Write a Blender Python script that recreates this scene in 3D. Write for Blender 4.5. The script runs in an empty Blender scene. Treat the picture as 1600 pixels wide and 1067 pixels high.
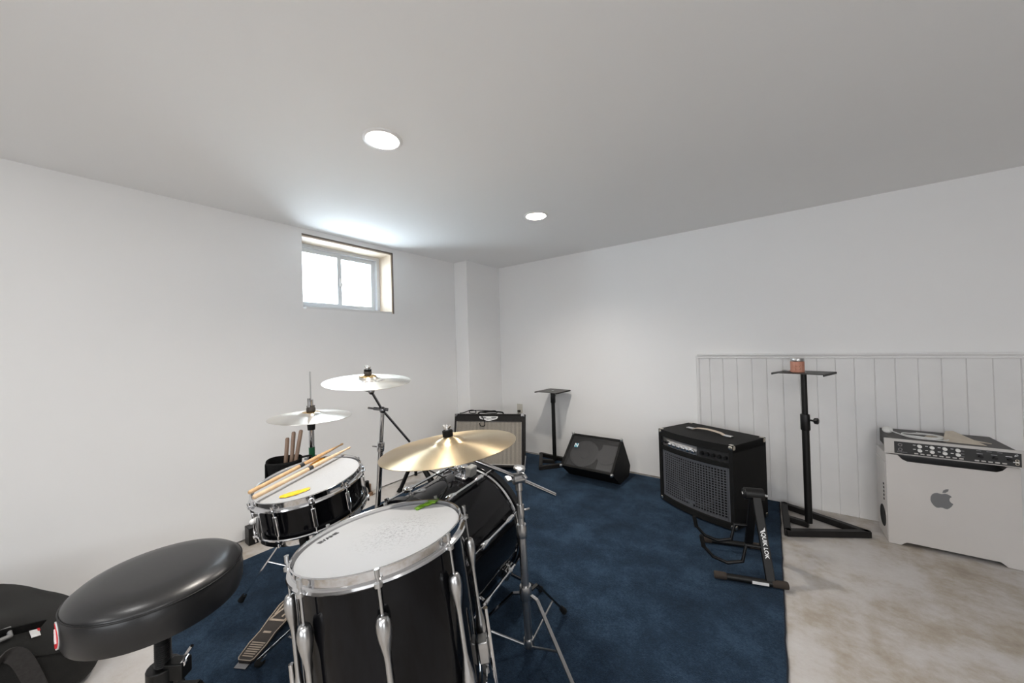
import bpy, bmesh, math, random
from mathutils import Vector, Matrix, noise
from mathutils.geometry import tessellate_polygon
random.seed(7)
SC = bpy.context.scene
COL = SC.collection
PI = math.pi

# ------------------------------------------------------------------ camera
cam_d = bpy.data.cameras.new('camera')
cam_d.sensor_width = 36.0
cam_d.lens = 547.518 / 1600 * 36.0
cam_d.clip_start = 0.02
cam = bpy.data.objects.new('camera', cam_d)
COL.objects.link(cam)
_yaw, _pit, _rol = 0.638173, 0.00867, -0.028870
_f = Vector((-math.sin(_yaw) * math.cos(_pit), math.cos(_yaw) * math.cos(_pit), math.sin(_pit)))
_r = Vector((math.cos(_yaw), math.sin(_yaw), 0))
_u = _r.cross(_f)
_r2 = math.cos(_rol) * _r + math.sin(_rol) * _u
_u2 = -math.sin(_rol) * _r + math.cos(_rol) * _u
cam.matrix_world = Matrix(((_r2.x, _u2.x, -_f.x, 0), (_r2.y, _u2.y, -_f.y, 0), (_r2.z, _u2.z, -_f.z, 1.2), (0, 0, 0, 1)))
SC.camera = cam

# ------------------------------------------------------------------ world, exposure, lamps
W = bpy.data.worlds.new('sky')
SC.world = W
W.use_nodes = True
bg = W.node_tree.nodes['Background']
bg.inputs['Color'].default_value = (0.80, 0.90, 1.0, 1)
bg.inputs['Strength'].default_value = 9.0
SC.view_settings.view_transform = 'Standard'
SC.view_settings.look = 'None'
SC.view_settings.gamma = 1.0
SC.view_settings.exposure = 1.15
SC.view_settings.use_curve_mapping = False
SC.cycles.use_denoising = True
SC.cycles.max_bounces = 14
SC.cycles.diffuse_bounces = 12
SC.cycles.sample_clamp_indirect = 6.0
H = 2.092                      # ceiling height


def lamp(name, x, y, power, size=0.11, z=H + 0.03, col=(1.0, 0.93, 0.84), spread=PI):
    d = bpy.data.lights.new(name, 'AREA')
    d.shape = 'DISK'
    d.size = size
    d.energy = power
    d.color = col
    d.spread = spread
    o = bpy.data.objects.new(name, d)
    o.location = (x, y, z)
    COL.objects.link(o)
    return o


LAMP_W = 6.5
# assumed lamps, unseen behind the camera, added to raise the overall brightness
for (lx, ly, p) in ((-1.30, -0.35, 3.0), (1.2, -0.3, 8.0), (1.2, -1.5, 6.0), (-1.3, -1.6, 3.0)):
    lamp('pot_or_fill_lamp', lx, ly, p, size=0.14, z=H - 0.004, col=(1.0, 0.98, 0.96))


def fill_panel(name, loc, aim, sx, sy, power):
    d = bpy.data.lights.new(name, 'AREA')
    d.shape = 'RECTANGLE'
    d.size, d.size_y = sx, sy
    d.energy = power
    d.color = (0.93, 0.96, 1.0)
    o = bpy.data.objects.new(name, d)
    o.location = loc
    o.rotation_euler = Vector(aim).to_track_quat('-Z', 'Z').to_euler()
    COL.objects.link(o)


# cool fill panels added out of view for ambient light, no windows modelled
fill_panel('rear_fill_light', (0.4, -2.97, 1.35), (0, 1, 0.35), 2.2, 1.3, 33.0)
fill_panel('side_fill_light', (2.97, -1.3, 1.35), (-1, 0, 0.35), 1.8, 1.2, 15.0)

# ------------------------------------------------------------------ materials


def mat(name, base=(0.8, 0.8, 0.8), rough=0.5, metal=0.0, spec=0.5, coat=0.0, emis=None, estr=0.0):
    m = bpy.data.materials.new(name)
    m.use_nodes = True
    b = m.node_tree.nodes['Principled BSDF']
    b.inputs['Base Color'].default_value = (*base, 1)
    b.inputs['Roughness'].default_value = rough
    b.inputs['Metallic'].default_value = metal
    b.inputs['Specular IOR Level'].default_value = spec
    b.inputs['Coat Weight'].default_value = coat
    b.inputs['Coat Roughness'].default_value = 0.04
    if emis:
        b.inputs['Emission Color'].default_value = (*emis, 1)
        b.inputs['Emission Strength'].default_value = estr
    return m


def nodes(m):
    nt = m.node_tree
    return nt, nt.nodes['Principled BSDF']


def tex_noise(nt, scale, detail=4.0, rough=0.55, coord='Object', stretch=None):
    tc = nt.nodes.new('ShaderNodeTexCoord')
    n = nt.nodes.new('ShaderNodeTexNoise')
    n.inputs['Scale'].default_value = scale
    n.inputs['Detail'].default_value = detail
    n.inputs['Roughness'].default_value = rough
    if stretch:
        mp = nt.nodes.new('ShaderNodeMapping')
        mp.inputs['Scale'].default_value = stretch
        nt.links.new(tc.outputs[coord], mp.inputs['Vector'])
        nt.links.new(mp.outputs['Vector'], n.inputs['Vector'])
    else:
        nt.links.new(tc.outputs[coord], n.inputs['Vector'])
    return n


def ramp(nt, src, stops):
    r = nt.nodes.new('ShaderNodeValToRGB')
    el = r.color_ramp.elements
    while len(el) < len(stops):
        el.new(0.5)
    for e, (p, c) in zip(el, stops):
        e.position = p
        e.color = (*c, 1) if len(c) == 3 else c
    nt.links.new(src, r.inputs['Fac'])
    return r


def bump(nt, b, src, strength=0.2, dist=0.01):
    n = nt.nodes.new('ShaderNodeBump')
    n.inputs['Strength'].default_value = strength
    n.inputs['Distance'].default_value = dist
    nt.links.new(src, n.inputs['Height'])
    nt.links.new(n.outputs['Normal'], b.inputs['Normal'])
    return n


def noisy(name, stops, scale, rough=0.6, bscale=None, bstr=0.2, bdist=0.005, detail=5, **kw):
    m = mat(name, rough=rough, **kw)
    nt, b = nodes(m)
    n = tex_noise(nt, scale, detail)
    r = ramp(nt, n.outputs['Fac'], stops)
    nt.links.new(r.outputs['Color'], b.inputs['Base Color'])
    if bscale:
        n2 = tex_noise(nt, bscale, 3)
        bump(nt, b, n2.outputs['Fac'], bstr, bdist)
    return m


M = {}
M['wall'] = noisy('wall_paint', [(0.3, (0.865, 0.862, 0.858)), (0.7, (0.88, 0.877, 0.873))], 2.0, 0.75, 180, 0.04, 0.002)
M['dim_wall'] = noisy('dark_unseen_wall', [(0.3, (0.22, 0.21, 0.20)), (0.7, (0.30, 0.29, 0.28))], 2.0, 0.9)  # unseen walls, toned dark for darker reflections in gloss and chrome
M['ceiling'] = noisy('ceiling_paint', [(0.3, (0.86, 0.86, 0.858)), (0.7, (0.875, 0.875, 0.873))], 1.2, 0.85, 140, 0.05, 0.002)
M['white_trim'] = noisy('trim_paint', [(0.3, (0.76, 0.755, 0.75)), (0.7, (0.80, 0.795, 0.79))], 6.0, 0.45, 90, 0.05, 0.001)


def make_concrete():
    m = mat('bare_concrete', rough=0.8)
    nt, b = nodes(m)
    a = tex_noise(nt, 1.1, 6, 0.6)
    c = tex_noise(nt, 9.0, 8, 0.7)
    mx = nt.nodes.new('ShaderNodeMix')
    mx.data_type = 'FLOAT'
    mx.inputs[0].default_value = 0.42
    nt.links.new(a.outputs['Fac'], mx.inputs[2])
    nt.links.new(c.outputs['Fac'], mx.inputs[3])
    r = ramp(nt, mx.outputs[0], [(0.30, (0.22, 0.185, 0.145)), (0.43, (0.38, 0.335, 0.28)), (0.52, (0.49, 0.465, 0.445)), (0.68, (0.57, 0.555, 0.55))])
    nt.links.new(r.outputs['Color'], b.inputs['Base Color'])
    d = tex_noise(nt, 70, 6, 0.7)
    bump(nt, b, d.outputs['Fac'], 0.35, 0.004)
    return m


M['concrete'] = make_concrete()


def make_carpet():
    m = mat('blue_pile', rough=0.95, spec=0.1)
    nt, b = nodes(m)
    a = tex_noise(nt, 4.2, 7, 0.68)
    c = tex_noise(nt, 140, 3, 0.7)
    mx = nt.nodes.new('ShaderNodeMix')
    mx.data_type = 'FLOAT'
    mx.inputs[0].default_value = 0.40
    nt.links.new(a.outputs['Fac'], mx.inputs[2])
    nt.links.new(c.outputs['Fac'], mx.inputs[3])
    r = ramp(nt, mx.outputs[0], [(0.37, (0.0035, 0.0085, 0.0175)), (0.50, (0.0105, 0.0235, 0.045)), (0.62, (0.027, 0.052, 0.088))])
    nt.links.new(r.outputs['Color'], b.inputs['Base Color'])
    b.inputs['Sheen Weight'].default_value = 0.15
    b.inputs['Sheen Tint'].default_value = (0.35, 0.5, 0.7, 1)
    d = tex_noise(nt, 260, 3, 0.7)
    bump(nt, b, d.outputs['Fac'], 0.8, 0.008)
    return m


M['carpet'] = make_carpet()
M['carpet_edge'] = mat('carpet_binding', (0.008, 0.012, 0.022), 0.9)
M['chrome'] = mat('chrome', (0.72, 0.72, 0.73), 0.09, 1.0)
M['dull_chrome'] = mat('dull_chrome', (0.55, 0.55, 0.55), 0.28, 1.0)
M['dark_chrome'] = mat('dark_chrome', (0.22, 0.22, 0.23), 0.2, 1.0)
M['gloss_black'] = mat('black_lacquer', (0.004, 0.004, 0.005), 0.08, spec=0.22)
M['satin_black'] = mat('satin_black_metal', (0.006, 0.006, 0.006), 0.42, spec=0.35)
M['steel_black'] = mat('powder_coated_steel', (0.010, 0.009, 0.009), 0.5, spec=0.35)
M['plate_grey'] = mat('plate_top_steel', (0.06, 0.058, 0.055), 0.5)
M['rubber'] = mat('black_rubber', (0.006, 0.006, 0.006), 0.8, spec=0.2)
M['brown_rubber'] = mat('worn_foam', (0.035, 0.026, 0.020), 0.9)
M['vinyl'] = noisy('black_vinyl', [(0.3, (0.014, 0.014, 0.015)), (0.7, (0.019, 0.019, 0.020))], 10, 0.31, 420, 0.10, 0.001)
M['tolex'] = noisy('black_tolex', [(0.3, (0.003, 0.003, 0.003)), (0.7, (0.006, 0.006, 0.006))], 60, 0.7, 300, 0.5, 0.003, spec=0.25)
M['tolex_brown'] = noisy('dark_tolex', [(0.3, (0.011, 0.010, 0.0095)), (0.7, (0.018, 0.016, 0.0155))], 60, 0.65, 300, 0.4, 0.003, spec=0.3)
M['nylon'] = noisy('black_nylon', [(0.3, (0.011, 0.011, 0.0105)), (0.7, (0.021, 0.0205, 0.0195))], 7, 0.75, 600, 0.4, 0.003, spec=0.3)
M['webbing'] = noisy('nylon_webbing', [(0.3, (0.016, 0.014, 0.014)), (0.7, (0.03, 0.028, 0.027))], 90, 0.7)
M['buckle'] = mat('grey_plastic', (0.20, 0.20, 0.20), 0.45)
M['black_cloth'] = noisy('black_cloth', [(0.3, (0.004, 0.004, 0.004)), (0.7, (0.009, 0.009, 0.009))], 30, 0.85, 200, 0.4, 0.004, spec=0.2)
M['black_plastic'] = mat('black_plastic', (0.006, 0.006, 0.0065), 0.38, spec=0.35)
M['grey_plastic'] = mat('mid_grey_plastic', (0.28, 0.28, 0.27), 0.4)
M['white_plastic'] = mat('white_plastic', (0.75, 0.75, 0.73), 0.35)
M['cable_white'] = mat('cable_jacket', (0.70, 0.70, 0.68), 0.45)
M['pvc'] = mat('window_vinyl', (0.66, 0.68, 0.70), 0.4)
M['paper_kraft'] = noisy('kraft_paper', [(0.3, (0.50, 0.44, 0.36)), (0.7, (0.60, 0.54, 0.45))], 20, 0.8)
M['red'] = mat('red_print', (0.72, 0.02, 0.03), 0.4)
M['white_print'] = mat('white_print', (0.82, 0.82, 0.82), 0.5)
M['grey_print'] = mat('grey_print', (0.25, 0.25, 0.26), 0.6)
M['black_print'] = mat('black_print', (0.02, 0.02, 0.022), 0.6)
M['teal'] = mat('teal_print', (0.05, 0.30, 0.42), 0.4)
M['green_tape'] = mat('green_tape', (0.02, 0.17, 0.07), 0.5)
M['yellow_gel'] = noisy('yellow_gel', [(0.3, (0.80, 0.42, 0.01)), (0.7, (0.90, 0.62, 0.03))], 60, 0.3)
M['orange_gel'] = noisy('orange_gel', [(0.3, (0.55, 0.22, 0.01)), (0.7, (0.72, 0.34, 0.02))], 60, 0.3)
M['green_gel'] = noisy('green_gel', [(0.3, (0.06, 0.20, 0.01)), (0.7, (0.22, 0.42, 0.03))], 50, 0.35)
M['tan_strap'] = mat('tan_strap', (0.55, 0.47, 0.38), 0.55)
M['nickel'] = mat('nickel_corner', (0.70, 0.66, 0.58), 0.25, 1.0)
M['alu'] = noisy('anodised_aluminium', [(0.3, (0.60, 0.575, 0.555)), (0.7, (0.63, 0.605, 0.585))], 3, 0.42, metal=0.1)
M['alu_dark'] = mat('grey_logo', (0.21, 0.215, 0.225), 0.35, 0.5)
M['rack_grey'] = mat('rack_lid', (0.055, 0.05, 0.048), 0.5)
M['rack_face'] = mat('rack_face', (0.022, 0.022, 0.023), 0.45)
M['rack_silver'] = mat('rack_bezel', (0.52, 0.50, 0.48), 0.4, 0.3)
M['lens_dark'] = mat('dark_hollow', (0.008, 0.008, 0.008), 0.9)
M['cone'] = mat('speaker_paper', (0.05, 0.05, 0.052), 0.7)
M['cone_edge'] = mat('speaker_rim', (0.30, 0.30, 0.31), 0.45)
M['dark_rim'] = mat('dark_speaker_rim', (0.05, 0.05, 0.052), 0.5)
M['rust'] = noisy('rusty_iron', [(0.3, (0.10, 0.04, 0.02)), (0.7, (0.28, 0.17, 0.10))], 40, 0.85)
M['copper'] = noisy('copper_label', [(0.3, (0.50, 0.20, 0.13)), (0.7, (0.62, 0.30, 0.21))], 30, 0.45)
M['cream'] = mat('cream_label', (0.62, 0.46, 0.36), 0.6)
M['bronze_board'] = mat('brown_footboard', (0.045, 0.038, 0.034), 0.45, 0.4)
M['tan_print'] = mat('tan_grip', (0.34, 0.28, 0.22), 0.6)
M['outlet'] = mat('outlet_plastic', (0.62, 0.60, 0.54), 0.4)
M['lamp_glow'] = mat('lamp_diffuser', (1, 1, 1), 0.5, emis=(1.0, 0.90, 0.76), estr=0.75)
M['lamp_white'] = mat('lamp_trim', (0.82, 0.82, 0.82), 0.4)
M['felt'] = mat('felt_washer', (0.05, 0.045, 0.042), 0.95)


def make_wood(name, a, b_, scale=14):
    m = mat(name, rough=0.55)
    nt, b = nodes(m)
    n = tex_noise(nt, scale, 6, 0.6, stretch=(1, 1, 0.25))
    r = ramp(nt, n.outputs['Fac'], [(0.3, a), (0.7, b_)])
    nt.links.new(r.outputs['Color'], b.inputs['Base Color'])
    return m


M['hickory'] = make_wood('hickory', (0.50, 0.30, 0.14), (0.66, 0.44, 0.24), 40)
M['maple'] = make_wood('maple', (0.58, 0.40, 0.24), (0.72, 0.54, 0.36), 40)
M['old_wood'] = make_wood('dull_stick_wood', (0.20, 0.13, 0.09), (0.32, 0.22, 0.16), 40)
M['raw_edge'] = mat('raw_drywall_edge', (0.16, 0.13, 0.11), 0.8)
M['jamb_wood'] = make_wood('raw_pine', (0.62, 0.50, 0.38), (0.72, 0.62, 0.50), 12)


def make_cymbal():
    m = mat('bronze_cymbal', (0.72, 0.56, 0.33), 0.32, 1.0)
    nt, b = nodes(m)
    b.inputs['Anisotropic'].default_value = 0.8
    b.inputs['Anisotropic Rotation'].default_value = 0.25
    t = nt.nodes.new('ShaderNodeTangent')
    t.direction_type = 'RADIAL'
    t.axis = 'Z'
    nt.links.new(t.outputs['Tangent'], b.inputs['Tangent'])
    n = tex_noise(nt, 5.0, 5, 0.6)
    r = ramp(nt, n.outputs['Fac'], [(0.3, (0.66, 0.50, 0.29)), (0.7, (0.74, 0.60, 0.40))])
    nt.links.new(r.outputs['Color'], b.inputs['Base Color'])
    return m


M['cymbal'] = make_cymbal()
M['window_sheen_cymbal'] = make_cymbal()  # paler copy, the window's reflection is put into the bronze colour
M['window_sheen_cymbal'].name = 'bronze_window_sheen'
for _n in M['window_sheen_cymbal'].node_tree.nodes:
    if _n.type == 'VALTORGB':
        _n.color_ramp.elements[0].color = (0.84, 0.80, 0.72, 1)
        _n.color_ramp.elements[1].color = (0.90, 0.88, 0.84, 1)
M['bell_reflection'] = mat('gold_reflection', (0.80, 0.55, 0.25), 0.2, 1.0)  # gold reflection below the felt, put into colour


def make_head(name, wear):
    m = mat(name, (0.40, 0.41, 0.425), 0.6)
    nt, b = nodes(m)
    n = tex_noise(nt, 150, 4, 0.8)
    tc = nt.nodes.new('ShaderNodeTexCoord')
    g = nt.nodes.new('ShaderNodeVectorMath')
    g.operation = 'LENGTH'
    mp = nt.nodes.new('ShaderNodeMapping')
    mp.inputs['Location'].default_value = (-0.03, -0.03, 0)
    nt.links.new(tc.outputs['Object'], mp.inputs['Vector'])
    sep = nt.nodes.new('ShaderNodeVectorMath')
    sep.operation = 'MULTIPLY'
    sep.inputs[1].default_value = (1, 1, 0)
    nt.links.new(mp.outputs['Vector'], sep.inputs[0])
    nt.links.new(sep.outputs['Vector'], g.inputs[0])
    rr = ramp(nt, g.outputs['Value'], [(0.0, (1, 1, 1)), (0.13, (0, 0, 0))])
    mu = nt.nodes.new('ShaderNodeMath')
    mu.operation = 'MULTIPLY'
    nt.links.new(rr.outputs['Color'], mu.inputs[0])
    sp = ramp(nt, n.outputs['Fac'], [(0.50, (0, 0, 0)), (0.62, (1, 1, 1))])
    nt.links.new(sp.outputs['Color'], mu.inputs[1])
    m2 = nt.nodes.new('ShaderNodeMath')
    m2.operation = 'MULTIPLY'
    m2.inputs[1].default_value = wear
    nt.links.new(mu.outputs[0], m2.inputs[0])
    mx = nt.nodes.new('ShaderNodeMix')
    mx.data_type = 'RGBA'
    mx.inputs[6].default_value = (0.40, 0.41, 0.425, 1)
    mx.inputs[7].default_value = (0.12, 0.12, 0.12, 1)
    nt.links.new(m2.outputs[0], mx.inputs[0])
    nt.links.new(mx.outputs[2], b.inputs['Base Color'])
    return m


M['head_worn'] = make_head('coated_head_worn', 0.75)
M['head'] = make_head('coated_head', 0.15)


def make_grille_cloth():
    m = mat('silver_grille_cloth', rough=0.9)
    nt, b = nodes(m)
    tc = nt.nodes.new('ShaderNodeTexCoord')
    w = nt.nodes.new('ShaderNodeTexWave')
    w.wave_type = 'BANDS'
    w.bands_direction = 'X'
    w.inputs['Scale'].default_value = 26.0
    w.inputs['Distortion'].default_value = 0.0
    nt.links.new(tc.outputs['UV'], w.inputs['Vector'])
    r = ramp(nt, w.outputs['Fac'], [(0.05, (0.10, 0.085, 0.07)), (0.35, (0.36, 0.33, 0.285)), (0.9, (0.44, 0.405, 0.355))])
    n = tex_noise(nt, 160, 3, 0.7)
    mx = nt.nodes.new('ShaderNodeMix')
    mx.data_type = 'RGBA'
    mx.blend_type = 'MULTIPLY'
    mx.inputs[0].default_value = 0.5
    nt.links.new(r.outputs['Color'], mx.inputs[6])
    rn = ramp(nt, n.outputs['Fac'], [(0.3, (0.5, 0.5, 0.5)), (0.65, (1, 1, 1))])
    nt.links.new(rn.outputs['Color'], mx.inputs[7])
    nt.links.new(mx.outputs[2], b.inputs['Base Color'])
    return m


M['grille_cloth'] = make_grille_cloth()


def make_mesh_grille():
    m = mat('perforated_grille', (0.035, 0.036, 0.038), 0.5, 0.3)
    nt, b = nodes(m)
    out = nt.nodes['Material Output']
    tr = nt.nodes.new('ShaderNodeBsdfTransparent')
    ms = nt.nodes.new('ShaderNodeMixShader')
    ms.inputs[0].default_value = 0.52
    nt.links.new(b.outputs[0], ms.inputs[1])
    nt.links.new(tr.outputs[0], ms.inputs[2])
    nt.links.new(ms.outputs[0], out.inputs['Surface'])
    return m


M['mesh_grille'] = make_mesh_grille()
M['steel_grille'] = mat('steel_grille', (0.145, 0.15, 0.165), 0.42, 0.5)


def make_glass():
    m = bpy.data.materials.new('window_glass')
    m.use_nodes = True
    nt = m.node_tree
    nt.nodes.clear()
    out = nt.nodes.new('ShaderNodeOutputMaterial')
    tr = nt.nodes.new('ShaderNodeBsdfTransparent')
    tr.inputs[0].default_value = (0.96, 0.98, 0.98, 1)
    gl = nt.nodes.new('ShaderNodeBsdfGlossy')
    gl.inputs['Roughness'].default_value = 0.02
    fr = nt.nodes.new('ShaderNodeFresnel')
    fr.inputs[0].default_value = 1.3
    ms = nt.nodes.new('ShaderNodeMixShader')
    nt.links.new(fr.outputs[0], ms.inputs[0])
    nt.links.new(tr.outputs[0], ms.inputs[1])
    nt.links.new(gl.outputs[0], ms.inputs[2])
    nt.links.new(ms.outputs[0], out.inputs['Surface'])
    return m


M['glass'] = make_glass()

# ------------------------------------------------------------------ mesh helpers
V = Vector


def frame(o, z=(0, 0, 1), x=(1, 0, 0)):
    z = V(z).normalized()
    x = V(x)
    x = (x - z * x.dot(z)).normalized()
    y = z.cross(x)
    o = V(o)
    return Matrix(((x.x, y.x, z.x, o.x), (x.y, y.y, z.y, o.y), (x.z, y.z, z.z, o.z), (0, 0, 0, 1)))


class MB:
    def __init__(self, F=None):
        self.F = F or Matrix()
        self.v, self.f = [], []

    def add(self, verts, faces):
        k = len(self.v)
        self.v += [self.F @ V(p) for p in verts]
        self.f += [tuple(i + k for i in q) for q in faces]
        return self

    def box(self, c, s, R=None):
        c = V(c)
        vs = []
        for z in (-1, 1):
            for y in (-1, 1):
                for x in (-1, 1):
                    p = V((x * s[0] / 2, y * s[1] / 2, z * s[2] / 2))
                    vs.append(c + (R @ p if R else p))
        return self.add(vs, [(0, 2, 3, 1), (4, 5, 7, 6), (0, 1, 5, 4), (2, 6, 7, 3), (0, 4, 6, 2), (1, 3, 7, 5)])

    def bar(self, p0, p1, w, h, up=(0, 0, 1)):
        p0, p1 = V(p0), V(p1)
        d = p1 - p0
        F = frame((p0 + p1) / 2, d, up)
        L = d.length
        vs = []
        for z in (-L / 2, L / 2):
            for y in (-w / 2, w / 2):
                for x in (-h / 2, h / 2):
                    vs.append(F @ V((x, y, z)))
        return self.add(vs, [(0, 2, 3, 1), (4, 5, 7, 6), (0, 1, 5, 4), (2, 6, 7, 3), (0, 4, 6, 2), (1, 3, 7, 5)])

    def tube(self, pts, r, n=14, closed=False, flat=1.0):
        pts = [V(p) for p in pts]
        if not isinstance(r, (list, tuple)):
            r = [r] * len(pts)
        m = len(pts)
        rings = []
        pn = None
        for i, p in enumerate(pts):
            if closed:
                t = pts[(i + 1) % m] - pts[i - 1]
            else:
                t = pts[min(i + 1, m - 1)] - pts[max(i - 1, 0)]
            t.normalize()
            if pn is None:
                a = V((0, 0, 1)) if abs(t.z) < 0.9 else V((1, 0, 0))
                pn = a - t * a.dot(t)
            else:
                pn = pn - t * pn.dot(t)
            pn.normalize()
            q = t.cross(pn)
            rings.append([p + r[i] * (math.cos(2 * PI * k / n) * pn * flat + math.sin(2 * PI * k / n) * q) for k in range(n)])
        vs = [x for R in rings for x in R]
        fs = []
        for i in range(m if closed else m - 1):
            j = (i + 1) % m
            for k in range(n):
                l = (k + 1) % n
                fs.append((i * n + k, i * n + l, j * n + l, j * n + k))
        if not closed:
            fs.append(tuple(range(n))[::-1])
            fs.append(tuple((m - 1) * n + k for k in range(n)))
        return self.add(vs, fs)

    def lathe(self, prof, n=48, L=None, closed=False):
        L = L or Matrix()
        vs, idx = [], []
        for (r, z) in prof:
            if r < 1e-6:
                idx.append([len(vs)] * n)
                vs.append(L @ V((0, 0, z)))
            else:
                b = len(vs)
                idx.append([b + k for k in range(n)])
                vs += [L @ V((r * math.cos(2 * PI * k / n), r * math.sin(2 * PI * k / n), z)) for k in range(n)]
        fs = []
        m = len(prof)
        for i in range(m if closed else m - 1):
            j = (i + 1) % m
            for k in range(n):
                l = (k + 1) % n
                q = [idx[i][k], idx[i][l], idx[j][l], idx[j][k]]
                u = []
                for a in q:
                    if a not in u:
                        u.append(a)
                if len(u) > 2:
                    fs.append(tuple(u))
        return self.add(vs, fs)

    def prism(self, poly, h0, h1, L=None):
        """poly in local xy, extruded from z=h0 to z=h1 in frame L"""
        L = L or Matrix()
        n = len(poly)
        vs = [L @ V((x, y, h0)) for x, y in poly] + [L @ V((x, y, h1)) for x, y in poly]
        tri = tessellate_polygon([[V((x, y, 0)) for x, y in poly]])
        fs = [tuple(t) for t in tri] + [tuple(i + n for i in t[::-1]) for t in tri]
        fs += [(i, (i + 1) % n, (i + 1) % n + n, i + n) for i in range(n)]
        return self.add(vs, fs)

    def ball(self, c, r, s=(1, 1, 1), n=16):
        prof = [(r * math.sin(PI * k / 10), -r * math.cos(PI * k / 10)) for k in range(11)]
        prof[0] = (0, -r)
        prof[-1] = (0, r)
        L = Matrix.Translation(V(c)) @ Matrix.Diagonal((*s, 1))
        return self.lathe(prof, n, L)


def wloc(o):
    p = V((0, 0, 0))
    while o:
        p += o.location
        o = o.parent
    return p


def obj(name, mb, m, parent=None, bevel=0.0, smooth=35, seg=2, subs=0, loc=None):
    me = bpy.data.meshes.new(name)
    base = wloc(parent) if parent else V((0, 0, 0))
    off = base + (V(loc) - base if loc is not None else V((0, 0, 0)))
    me.from_pydata([p - off for p in mb.v], [], mb.f)
    bm = bmesh.new()
    bm.from_mesh(me)
    bmesh.ops.recalc_face_normals(bm, faces=bm.faces)
    bm.to_mesh(me)
    bm.free()
    if smooth:
        for p in me.polygons:
            p.use_smooth = True
        me.set_sharp_from_angle(angle=math.radians(smooth))
    me.materials.append(M[m])
    o = bpy.data.objects.new(name, me)
    COL.objects.link(o)
    if parent:
        o.parent = parent
    o.location = off - base
    if bevel:
        b = o.modifiers.new('bevel', 'BEVEL')
        b.width = bevel
        b.segments = seg
        b.limit_method = 'ANGLE'
        b.angle_limit = math.radians(40)
    if subs:
        s = o.modifiers.new('subsurf', 'SUBSURF')
        s.levels = s.render_levels = subs
    return o


def tag(o, label, cat, group=None, kind=None):
    o['label'] = label
    o['category'] = cat
    if group:
        o['group'] = group
    if kind:
        o['kind'] = kind
    return o


def thing(name, loc, label, cat, group=None):
    o = bpy.data.objects.new(name, None)
    o.empty_display_size = 0.05
    o.location = loc
    COL.objects.link(o)
    return tag(o, label, cat, group)


def struct(name, mb, m, parent=None, **kw):
    o = obj(name, mb, m, parent, **kw)
    o['kind'] = 'structure'
    return o


def text(name, body, size, F, m, parent, depth=0.0004, shear=0.0, bold=0.0, xs=1.0, align='CENTER'):
    c = bpy.data.curves.new(name, 'FONT')
    c.body = body
    c.size = size
    c.extrude = depth
    c.shear = shear
    c.offset = bold
    c.align_x = align
    c.align_y = 'CENTER'
    c.resolution_u = 3
    t = bpy.data.objects.new(name, c)
    COL.objects.link(t)
    dg = bpy.context.evaluated_depsgraph_get()
    me = bpy.data.meshes.new_from_object(t.evaluated_get(dg))
    bpy.data.objects.remove(t)
    base = wloc(parent)
    G = F @ Matrix.Diagonal((xs, 1, 1, 1))
    for v in me.vertices:
        v.co = G @ v.co - base
    me.materials.clear()
    me.materials.append(M[m])
    o = bpy.data.objects.new(name, me)
    COL.objects.link(o)
    o.parent = parent
    return o


def polar(r, a, z=0.0):
    a = math.radians(a)
    return V((r * math.cos(a), r * math.sin(a), z))


def arc_pts(c, R, a0, a1, n, F):
    return [F @ (V(c) + V((R * math.cos(math.radians(a0 + (a1 - a0) * k / n)), R * math.sin(math.radians(a0 + (a1 - a0) * k / n)), 0))) for k in range(n + 1)]


def spline(pts, n=6):
    """Catmull-Rom through pts"""
    P = [V(p) for p in pts]
    P = [P[0] * 2 - P[1]] + P + [P[-1] * 2 - P[-2]]
    out = []
    for i in range(1, len(P) - 2):
        for k in range(n):
            t = k / n
            a, b, c, d = P[i - 1], P[i], P[i + 1], P[i + 2]
            out.append(0.5 * ((2 * b) + (c - a) * t + (2 * a - 5 * b + 4 * c - d) * t * t + (3 * b - a - 3 * c + d) * t ** 3))
    out.append(P[-2])
    return out


# ------------------------------------------------------------------ room shell
LX, RY = -2.726, 3.2007
GAP = 0.0125
X1, Y0 = 3.0, -3.0
WY0, WY1, WZ0, WZ1 = 1.144, 1.906, 1.506, 2.055

b = MB().box((0.1, 0.1, -0.06), (6.6, 7.2, 0.12))
struct('floor', b, 'concrete', smooth=0)


def holed_ceiling():
    outer = [V((LX - .3, Y0 - .3, 0)), V((X1 + .3, Y0 - .3, 0)), V((X1 + .3, RY + .3, 0)), V((LX - .3, RY + .3, 0))]
    loops = [outer]
    for (cx, cy) in POTS:
        loops.append([V((cx + 0.068 * math.cos(-2 * PI * k / 40), cy + 0.068 * math.sin(-2 * PI * k / 40), 0)) for k in range(40)])
    flat = [p for l in loops for p in l]
    tri = tessellate_polygon(loops)
    n = len(flat)
    vs = [(p.x, p.y, H) for p in flat] + [(p.x, p.y, H + 0.12) for p in flat]
    fs = [tuple(t) for t in tri] + [tuple(i + n for i in t[::-1]) for t in tri]
    k = 0
    for l in loops:
        m = len(l)
        fs += [(k + i, k + (i + 1) % m, k + (i + 1) % m + n, k + i + n) for i in range(m)]
        k += m
    return MB().add(vs, fs)


POTS = [(-1.312, 0.882), (-1.296, 2.070)]
struct('ceiling', holed_ceiling(), 'ceiling', smooth=0)


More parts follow.
